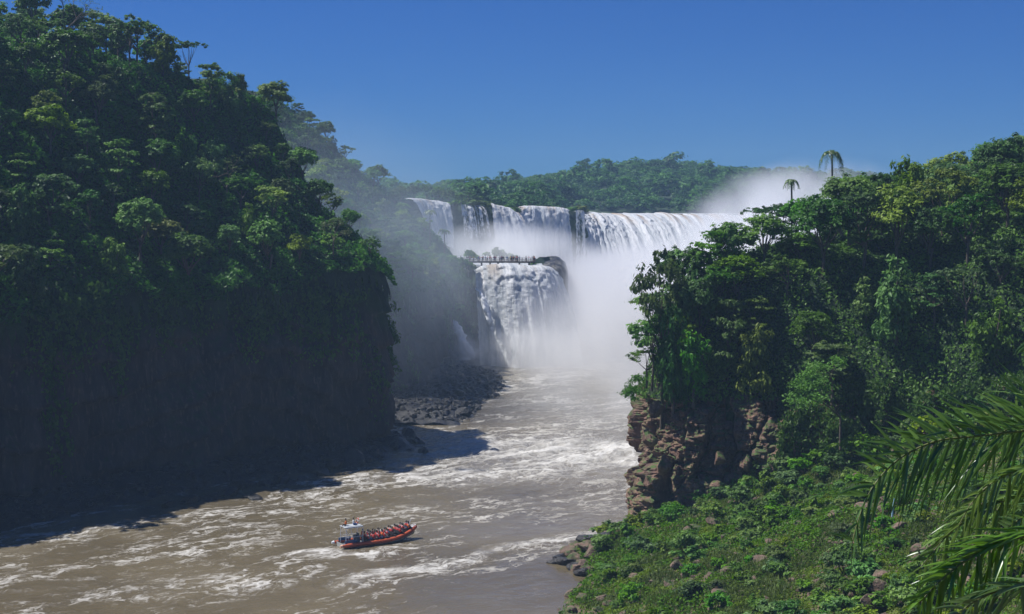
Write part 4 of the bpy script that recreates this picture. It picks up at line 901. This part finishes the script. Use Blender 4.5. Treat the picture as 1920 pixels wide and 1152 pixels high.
for x, y in pts:
    d = fbm(P3(np.array([x]), np.array([y])), .09, 3, 19)[0]; z = h1(hS, x, y); px, py = proj((x, y, z)); edge = path_dist(np.array([x]), np.array([y]), C_cliff)[0]
    if px[0] > 1960 or py[0] > 1190: continue
    if d < -.06 and rngB.random() > .3 and edge > 9: continue
    if x < 12 and rngB.random() > .3: continue
    if py[0] > 1040 and px[0] < 1560 and rngB.random() > .5: continue
    s_ = rngB.uniform(.5, 1.5) + (.5 if edge < 10 and x > 34 else 0); mi = int(rngB.choice([0, 5, 5, 2, 3]))
    sh.append(plant('shrub', 61 + rngB.integers(3), mi, (x, y, z - .1), rngB.uniform(0, 6.28), (s_, s_, s_ * rngB.uniform(.7, 1.2)), leaf=.2))
name_by_place(sh, 'on the grassy slope', 'shrubs on the grassy slope', lambda o: f"{LOOK[o['_m']]} {'tall' if o.scale[0] > .85 else 'low'} shrub", 'shrub', rows=('uppermost', 'high', 'midway', 'low', 'lowest'), cols=('far left', 'left', 'centre left', 'centre right', 'right', 'far right'))
print('shrubs', len(sh), 'boulders', len(sl_))
# pale blue post in the shrubs
g = hS(np.array([(1672 - 960) / F * 158]), np.array([158.]))[0]; r = empty('post', ((1672 - 960) / F * 158, 158, g)); t = MB(); t.tube([(0, 0, -.3), (.1, 0, 1.3), (.28, 0, 2.7)], [.11, .12, .05], 10); t.build('shaft', plain('pale_blue_paint', (.30, .50, .62), .5), r, True)
t = MB(); t.tube([(0, 0, -.1), (0, 0, .15)], [.2, .16], 10); t.build('base', M_BOULDER, r, True); tag(r, 'thin pale blue post leaning slightly in the shrubs at lower right', 'post')

# ------------------------------------------------------------------ people
M_SKIN = plain('skin', (.38, .22, .15), .6, .1); M_SKIN2 = plain('dark_skin', (.22, .12, .08), .6, .1); M_HAIR = plain('dark_hair', (.03, .022, .018), .7, .2)
CL = {'white': (.75, .75, .74), 'blue': (.06, .16, .42), 'black': (.02, .02, .022), 'red': (.48, .04, .03), 'grey': (.3, .3, .31), 'teal': (.05, .35, .33), 'orange': (.75, .18, .03), 'yellow': (.7, .55, .08), 'pink': (.7, .3, .33)}
M_CL = {k: plain(k + '_cloth', v, .8, .1) for k, v in CL.items()}
POSES = {
 'standing': dict(pel=(0, 0, .95), hipL=(0, .1, .9), hipR=(0, -.1, .9), knL=(.04, .11, .5), knR=(-.02, -.11, .5), anL=(0, .12, .08), anR=(0, -.12, .08), toL=(.16, .14, .04), toR=(.16, -.14, .04), ch=(0, 0, 1.25), ne=(0, 0, 1.47), hd=(.03, 0, 1.62), shL=(0, .19, 1.4), shR=(0, -.19, 1.4), elL=(.02, .27, 1.12), elR=(.06, -.27, 1.12), haL=(.2, .24, .95), haR=(.25, -.22, 1.0)),
 'seated': dict(pel=(0, 0, .45), hipL=(.05, .1, .43), hipR=(.05, -.1, .43), knL=(.45, .13, .48), knR=(.45, -.13, .48), anL=(.45, .14, .08), anR=(.48, -.14, .08), toL=(.6, .15, .04), toR=(.62, -.15, .04), ch=(-.02, 0, .75), ne=(.0, 0, .98), hd=(.03, 0, 1.13), shL=(0, .19, .91), shR=(0, -.19, .91), elL=(.12, .27, .66), elR=(.12, -.27, .66), haL=(.38, .16, .62), haR=(.38, -.16, .62)),
 'arm_raised': dict(pel=(0, 0, .45), hipL=(.05, .1, .43), hipR=(.05, -.1, .43), knL=(.45, .13, .48), knR=(.45, -.13, .48), anL=(.45, .14, .08), anR=(.48, -.14, .08), toL=(.6, .15, .04), toR=(.62, -.15, .04), ch=(-.02, 0, .75), ne=(.0, 0, .98), hd=(.03, 0, 1.13), shL=(0, .19, .91), shR=(0, -.19, .93), elL=(.12, .27, .66), elR=(.1, -.3, 1.15), haL=(.38, .16, .62), haR=(.15, -.26, 1.42))}
BONES = [('pel', 'ch'), ('ch', 'ne'), ('ne', 'hd'), ('pel', 'hipL'), ('hipL', 'knL'), ('knL', 'anL'), ('anL', 'toL'), ('pel', 'hipR'), ('hipR', 'knR'), ('knR', 'anR'), ('anR', 'toR'), ('ch', 'shL'), ('shL', 'elL'), ('elL', 'haL'), ('ch', 'shR'), ('shR', 'elR'), ('elR', 'haR')]
RADS = dict(pel=.13, hipL=.09, hipR=.09, knL=.065, knR=.065, anL=.045, anR=.045, toL=.04, toR=.04, ch=.15, ne=.06, hd=.105, shL=.065, shR=.065, elL=.045, elR=.045, haL=.04, haR=.04)
BODYM = {}
def body(pose, shirt, trousers, skin):
    key = (pose, shirt, trousers, skin.name)
    if key in BODYM: return BODYM[key]
    if pose not in BODYM:
        J = POSES[pose]; names = list(J); me = bpy.data.meshes.new('b'); me.from_pydata([J[n] for n in names], [(names.index(a), names.index(b)) for a, b in BONES], [])
        o = bpy.data.objects.new('b', me); COL.objects.link(o); m = o.modifiers.new('s', 'SKIN')
        if not me.skin_vertices: me.attributes.get('x')
        for i, n in enumerate(names):
            sv = o.data.skin_vertices[0].data[i]; sv.radius = (RADS[n], RADS[n]); sv.use_root = (n == 'pel')
        o.modifiers.new('ss', 'SUBSURF').levels = 1
        dg = bpy.context.evaluated_depsgraph_get(); em = bpy.data.meshes.new_from_object(o.evaluated_get(dg)); bpy.data.objects.remove(o)
        BODYM[pose] = em
    em = BODYM[pose].copy(); em.name = 'person_body'; em.materials.clear()
    for m in (skin, M_CL[shirt], M_CL[trousers]): em.materials.append(m)
    J = POSES[pose]
    def seg(p, a, b):
        a, b = np.array(J[a]), np.array(J[b]); t = np.clip((p - a) @ (b - a) / ((b - a) @ (b - a)), 0, 1); return np.linalg.norm(p - a - t * (b - a))
    for f in em.polygons:
        p = np.array(f.center); ds = [(seg(p, a, b), a + b) for a, b in BONES]; k = min(ds)[1]
        f.material_index = 1 if k in ('pelch', 'chne', 'chshL', 'chshR', 'shLelL', 'shRelR') else 2 if k in ('pelhipL', 'pelhipR', 'hipLknL', 'hipRknR') else 0
        f.use_smooth = True
    BODYM[key] = em; return em
def hair_mesh():
    rng = np.random.default_rng(1); a, b = np.meshgrid(np.linspace(0, 2 * np.pi, 13), np.linspace(0, 1.9, 7), indexing='ij')
    V = np.stack([np.cos(a) * np.sin(b) * .118, np.sin(a) * np.sin(b) * .112, np.cos(b) * .125], -1); V[..., 2] += np.clip(V[..., 0], 0, 1) * .5
    return mk_mesh('hair', V.reshape(-1, 3), grid_faces(13, 7), [M_HAIR], True)
HAIR = hair_mesh(); VEST = {}
def vest(color, pose):
    k = (color, pose != 'standing')
    if k not in VEST:
        z0, z1 = (1.0, 1.42) if pose == 'standing' else (.5, .94); m = MB(); m.tube([(0, 0, z0), (0, 0, z0 + .1), (0, 0, z1 - .12), (0, 0, z1)], [.18, .215, .225, .13], 10); o = m.build('life_vest', M_CL[color], None, True)
        o.data.transform(Matrix.Diagonal((.82, 1.05, 1, 1))); VEST[k] = o.data; bpy.data.objects.remove(o)
    return VEST[k]
def person(loc, rz, pose, shirt, trousers, label, group=None, vst=None, skin=M_SKIN, parent_scale=1.12):
    r = empty('person', loc, rz, parent_scale); link('body', body(pose, shirt, trousers, skin), r)
    h_ = link('hair', HAIR, r); J = POSES[pose]['hd']; h_.location = (J[0] - .01, J[1], J[2] + .03)
    if vst: link('life_vest', vest(vst, pose), r)
    return tag(r, label, 'person', group)

# ------------------------------------------------------------------ boat
BA = R(31); BO = np.array([(638 - 960) / F * 202.0, 202.0, .0]); cB, sB = math.cos(BA), math.sin(BA)
def bw(x, y, z): return (BO[0] + x * cB - y * sB, BO[1] + x * sB + y * cB, BO[2] + z)
boat = empty('boat', tuple(BO), BA); tag(boat, 'long orange rigid inflatable tour boat with a white canopy frame, full of passengers', 'boat')
M_TUBE = plain('orange_rubber', (.52, .10, .035), .45, .12); M_TUBED = plain('dark_red_rubber', (.20, .035, .02), .5, .12); M_HULL = plain('grey_hull', (.42, .43, .41), .4, .08); M_BLK = plain('black_rubber', (.02, .02, .02), .5); M_ALU = plain('white_painted_tube', (.78, .80, .82), .35, .05)
M_DECK = plain('deck_grey', (.16, .17, .18), .7); M_BLUE = plain('blue_panel', (.05, .12, .26), .5)
def shear(s): return (1.48 * (1 - max(0, (s - .62) / .38) ** 2.2), .48 + 1.15 * max(0, (s - .45) / .55) ** 2)
LB = 12.2; ss = np.linspace(0, 1, 26)
for sg in (1, -1):
    pts = [((s * LB if s > 0 else -.65), sg * shear(s)[0], shear(s)[1]) for s in ss]; t = MB(); rr = np.interp(ss, [0, .02, .06, .9, 1], [.12, .26, .30, .28, .22]); t.tube(pts, rr, 14); tb_ = t.build('side_tube', M_TUBE, boat, True)
    t = MB(); t.tube([(p[0], p[1] + sg * .29, p[2] - .1) for p in pts[1:-2]], .07, 6); t.build('rubbing_strake', M_TUBED, tb_, True)
    t = MB(); t.tube([(-.68, sg * 1.48, .48), (-.35, sg * 1.48, .48)], [.15, .27], 14); t.build('tube_end', M_ALU if sg > 0 else plain('pale_orange', (.75, .42, .28), .4), tb_, True)
    for q in (.16, .27, .36, .47, .56, .66, .76):
        x, (yy, zz) = q * LB, shear(q); t = MB(); t.box((x, sg * (yy - .02), zz + .33), (.34, .16, .05), m=0); t.build('grab_handle', M_BLK, tb_)
# hull with a V bottom
n = 20; V = []
for s in np.linspace(0, 1, n):
    y, z = shear(s); y = max(y - .1, .02); kz = -.35 + .95 * max(0, (s - .6) / .4) ** 1.8
    V += [(s * LB * .985, y, z - .1), (s * LB * .98, y * .75, kz + .32 * (1 - s * .2)), (s * LB * .97, 0, kz), (s * LB * .98, -y * .75, kz + .32 * (1 - s * .2)), (s * LB * .985, -y, z - .1)]
V = np.array(V); h = MB(); h.add(V, grid_faces(n, 5)[:, ::-1]); h.build('hull', M_HULL, boat, True)
h = MB(); h.add([V[0] + (-.02, 0, .3), V[1] + (-.02, 0, 0), V[2] + (-.02, 0, 0), V[3] + (-.02, 0, 0), V[4] + (-.02, 0, .3)], np.array([[0, 1, 2, 3, 4]])); h.build('transom', M_HULL, boat)
V = []
for s in np.linspace(.0, .97, n): y, z = shear(s); V += [(s * LB, y - .05, z - .14), (s * LB, -y + .05, z - .14)]
h = MB(); h.add(V, grid_faces(n, 2)); h.build('deck', M_DECK, boat)
h = MB(); h.box((11.75, 0, 1.62), (.7, .55, .28)); h.tube([(11.2, .5, 1.7), (11.9, .35, 1.9), (12.1, 0, 1.95), (11.9, -.35, 1.9), (11.2, -.5, 1.7)], .05, 6); h.build('bow_step', M_ALU, boat, True)
h = MB(); h.tube([(10.6, .2, 1.1), (11.5, .25, 2.75)], [.07, .05], 6); h.build('flag_pole', M_ALU, boat)
# canopy
h = MB()
for x in (.45, 3.1):
    for y in (-.95, .95): h.tube([(x, y, .5), (x + .05, y, 2.85)], .05, 8)
for y in (-.95, .95): h.tube([(.45, y, 1.5), (3.1, y, 1.5)], .035, 6); h.tube([(.45, y, 2.82), (3.15, y, 2.82)], .045, 6); h.tube([(1.8, y, .5), (1.2, y, 2.85)], .035, 6)
h.build('canopy_frame', M_ALU, boat)
h = MB(); h.box((1.75, 0, 2.91), (2.85, 1.95, .07)); h.box((1.9, 0, 2.97), (2.2, 1.5, .05)); h.build('canopy_roof', plain('worn_white_panel', (.5, .53, .55), .5, .2), boat)
h = MB(); h.box((2.55, 0, .95), (.7, .9, 1.1)); h.box((2.75, 0, 1.62), (.08, .85, .35)); h.build('console', M_DECK, boat)
h = MB(); h.box((1.2, -1.15, .9), (1.9, .12, .45)); h.box((1.2, 1.15, .9), (1.9, .12, .45)); h.build('side_panel', M_BLUE, boat)
a = np.linspace(0, 2 * np.pi, 17); h = MB(); h.tube(np.stack([2.95 + .12 * np.sin(a), .55 + .36 * np.cos(a), 3.42 + .36 * np.sin(a)], 1), .085, 8, cap=False); r = empty('lifebuoy', bw(0, 0, 0), BA); h.build('ring', M_TUBE, r, True)
h = MB()
for q in (0, 4, 8, 12): h.tube([(2.95 + .12 * math.sin(a[q]) , .55 + .36 * math.cos(a[q]) - .05, 3.42 + .36 * math.sin(a[q])), (2.95 + .12 * math.sin(a[q]), .55 + .36 * math.cos(a[q]) + .05, 3.42 + .36 * math.sin(a[q]))], .095, 8)
h.build('band', M_ALU, r, True); tag(r, 'orange lifebuoy standing on edge on the boat\'s white canopy roof', 'lifebuoy')
M_SEAT = plain('seat_black', (.03, .03, .035), .6)
rngP = np.random.default_rng(21); row = 0
for x in np.arange(3.9, 11.0, .86):
    s = x / LB; yy, zz = shear(s); zf = zz - .14; wd = yy - .33; lift = .12
    h = MB(); h.box((x, 0, zf + .32 + lift), (.38, wd * 2, .1)); h.box((x - .22, 0, zf + .55 + lift), (.06, wd * 2, .42)); h.box((x, 0, zf + .14), (.3, wd * 1.6, .28 + lift)); h.build('seat', M_SEAT, boat)
    npp = 5 if wd > .95 else 4 if wd > .7 else 3 if wd > .45 else 2
    for j in range(npp):
        y = (j / (npp - 1) - .5) * 2 * (wd - .12)
        if rngP.random() < .05: continue
        vs = str(rngP.choice(['red', 'red', 'orange', 'red', 'black'])); shc = str(rngP.choice(['white', 'grey', 'black', 'blue', 'teal', 'red', 'white'])); pz = 'arm_raised' if rngP.random() < .1 else 'seated'
        side = ['nearest the camera'] + ['second from near side', 'third from near side', 'fourth from near side'][:npp - 2] + ['on the far side']
        p_ = bw(x + rngP.normal(0, .06), y + rngP.normal(0, .03), zf - .0 + lift)
        person(p_, BA + rngP.normal(0, .35), pz, shc, str(rngP.choice(['blue', 'black', 'grey'])), f"passenger in {vs} life vest, {ORD[row]} bench from the stern, {side[j]}", 'passengers seated in the boat', vs, M_SKIN if rngP.random() > .35 else M_SKIN2)
    row += 1
person(bw(3.35, -.35, .42), BA + .3, 'standing', 'black', 'black', 'crew member in black with orange vest standing before the canopy', None, 'orange')
person(bw(.95, .15, 2.62), BA + 2.6, 'seated', 'orange', 'black', 'person in orange top sitting on the canopy roof at the stern', None, None)
person(bw(2.1, .1, 2.62), BA - .5, 'seated', 'white', 'blue', 'person in white top sitting on the canopy roof beside the lifebuoy', None, None)
person(bw(10.95, -.1, 1.15), BA + 3.0, 'seated', 'white', 'blue', 'person in white and blue sitting on the bow facing the passengers', None, None)

# ------------------------------------------------------------------ walkway and its visitors
M_WOOD = plain('weathered_dark_timber', (.085, .065, .055), .8, .3); M_WOOD2 = plain('railing_timber', (.12, .085, .07), .8, .3)
a0 = np.array([(838 - 960) / F * 462, 463.5]); a1 = np.array([(1004 - 960) / F * 460, 461.0]); LW = np.linalg.norm(a1 - a0); wz = math.atan2(a1[1] - a0[1], a1[0] - a0[0]); DZ = 32.25
wk = empty('viewing_walkway', (a0[0], a0[1], DZ), wz); tag(wk, 'dark timber viewing walkway on posts above the lower cascade', 'footbridge')
h = MB(); h.box((LW / 2, 0, -.12), (LW, 1.9, .2)); h.box((LW / 2, -.8, -.38), (LW, .16, .34)); h.box((LW / 2, .8, -.38), (LW, .16, .34)); h.box((LW - 2.2, 0, -.13), (4.6, 3.4, .22)); h.build('deck', M_WOOD, wk)
for yy in (-.93, .93):
    h = MB(); h.box((LW / 2, yy, 1.08), (LW, .09, .08)); h.box((LW / 2, yy, .62), (LW, .05, .08)); h.box((LW / 2, yy, .25), (LW, .05, .08))
    for x in np.arange(0, LW, 1.45): h.box((x + .1, yy, .5), (.1, .1, 1.15))
    h.build('railing', M_WOOD2, wk)
h = MB(); h.box((LW - .05, 0, .5), (.12, 3.2, 1.15)); h.build('end_railing', M_WOOD2, wk)
for px in (903, 919, 934, 943, 953, 974, 992, 1001):
    x = (px - 838) / (1004 - 838) * LW; h = MB(); h.box((x, -.45, -1.35), (.42, .42, 2.0)); h.box((x, .55, -1.35), (.42, .42, 2.0)); h.box((x, 0, -.5), (.5, 2.2, .22)); h.build('pillar', M_WOOD, wk)
rngW = np.random.default_rng(31); vis = []
for px in list(rngW.uniform(862, 890, 7)) + list(rngW.uniform(895, 1003, 40)):
    x = (px - 838) / 166 * LW; y = rngW.uniform(-.6, .7); shc = str(rngW.choice(['white', 'white', 'red', 'blue', 'grey', 'pink', 'yellow', 'black', 'orange'])); c, s_ = math.cos(wz), math.sin(wz)
    r = person((a0[0] + x * c - y * s_, a0[1] + x * s_ + y * c, DZ - .02), rngW.uniform(0, 6.28), 'standing', shc, str(rngW.choice(['blue', 'black', 'grey'])), 'x', 'visitors on the walkway', parent_scale=1); vis.append((x, shc, r))
vis.sort(key=lambda t: t[0]); cnt = {}
tot = {c: sum(1 for v in vis if v[1] == c) for c in CL}
for x, c, r in vis:
    i = cnt.get(c, 0); cnt[c] = i + 1; e = nth(i, tot[c]); r['label'] = f"tiny visitor in {c} top on the walkway" + (f", {e} of those in {c}" if e else '')

# ------------------------------------------------------------------ air: haze and mist
def volume_obj(name, me, loc, scale, density, color, noise=None, aniso=0.0, power=2.0, label=None, rot=0):
    o = link(name, me, None, loc); o.scale = scale; o.rotation_euler.z = rot
    m = bpy.data.materials.new(name + '_air'); m.use_nodes = True; t = m.node_tree; t.nodes.remove(t.nodes['Principled BSDF']); k = NT(t)
    v = k.n('ShaderNodeVolumePrincipled'); v.inputs['Color'].default_value = (*color, 1); v.inputs['Anisotropy'].default_value = aniso; k.l(v.outputs[0], t.nodes['Material Output'].inputs['Volume'])
    if noise is None: v.inputs['Density'].default_value = density
    else:
        tc = k.n('ShaderNodeTexCoord'); g = k.n('ShaderNodeNewGeometry')
        ln = k.n('ShaderNodeVectorMath', operation='LENGTH'); k.l(tc.outputs['Object'], ln.inputs[0])
        f = k.math('POWER', k.math('MAXIMUM', k.math('SUBTRACT', 1, k.math('MULTIPLY', ln.outputs['Value'], ln.outputs['Value'])), 0), power)
        nz = k.noise(k.mapping(g.outputs['Position'], sc=(1, .6, .8)), noise[0], noise[3] if len(noise) > 3 else 3, .55, .0); nn_ = k.maprange(nz, noise[1], noise[2], 0, 1)
        k.l(k.math('MULTIPLY', k.math('MULTIPLY', f, nn_), density), v.inputs['Density'])
    o.data.materials.append(m); tag(o, label, kind='stuff'); return o
def ball():
    a, b = np.meshgrid(np.linspace(0, 2 * np.pi, 25)[:-1], np.linspace(0, np.pi, 14)[1:-1], indexing='ij'); V = np.stack([np.cos(a) * np.sin(b), np.sin(a) * np.sin(b), np.cos(b)], -1) * 1.01
    n, v_ = 24, 12; j = np.arange(n)[:, None] * v_ + np.arange(v_ - 1)[None]; j2 = ((np.arange(n)[:, None] + 1) % n) * v_ + np.arange(v_ - 1)[None]
    Q = np.stack([j, j + 1, j2 + 1, j2], -1).reshape(-1, 4); V = np.concatenate([V.reshape(-1, 3), [(0, 0, 1.01), (0, 0, -1.01)]]); i = np.arange(n)
    return mk_mesh('mist', V, [Q, np.stack([np.full(n, n * v_), i * v_, ((i + 1) % n) * v_], -1), np.stack([np.full(n, n * v_ + 1), ((i + 1) % n) * v_ + v_ - 1, i * v_ + v_ - 1], -1)])
MIST = [  # centre, radii, density, noise
 ((58, 540, 2), (54, 115, 39), .11, (.035, .24, .60)),
 ((112, 590, 32), (46, 80, 38), .075, (.05, .36, .66)),
 ((124, 560, 46), (44, 60, 27), .035, (.06, .42, .66)),
 ((34, 440, 6), (38, 85, 32), .055, (.04, .30, .64)),
 ((9, 437, 3), (26, 15, 12), .15, (.09, .32, .66)),
 ((28, 352, 4), (30, 78, 20), .028, (.045, .34, .66)),
 ((-24, 376, 20), (26, 60, 42), .010, (.04, .25, .7), (.85, .93, 1)),
 ((-46, 352, 38), (44, 38, 44), .0085, (.03, .12, .6), (.70, .84, 1)),  # bluish colour puts shade into the mist between the two headlands
 ((-2, 535, 33), (36, 36, 13), .08, (.06, .28, .64)),
 ((27, 478, 14), (17, 34, 26), .13, (.05, .28, .62)),
 ((-13, 435, 4), (9, 9, 8), .22, (.16, .34, .64)),
]
if True:
    for i, (c, r_, d, nz, *cl) in enumerate(MIST):
        me = ball(); volume_obj('mist', me, c, r_, d, cl[0] if cl else (1, 1, 1), nz, .2, 1.3, 'drifting spray mist rising from the falls')
HZ = (-1110, 1110, -210, 1610, -7.5, 118.)
b_ = MB(); b_.box(((HZ[0] + HZ[1]) / 2, (HZ[2] + HZ[3]) / 2, (HZ[4] + HZ[5]) / 2), (HZ[1] - HZ[0], HZ[3] - HZ[2], HZ[5] - HZ[4])); hz = b_.build('haze', []); me = hz.data; bpy.data.objects.remove(hz)
volume_obj('haze', me, (0, 0, 0), (1, 1, 1), .00021, (.46, .70, 1.0), label='thin blue haze in the air')
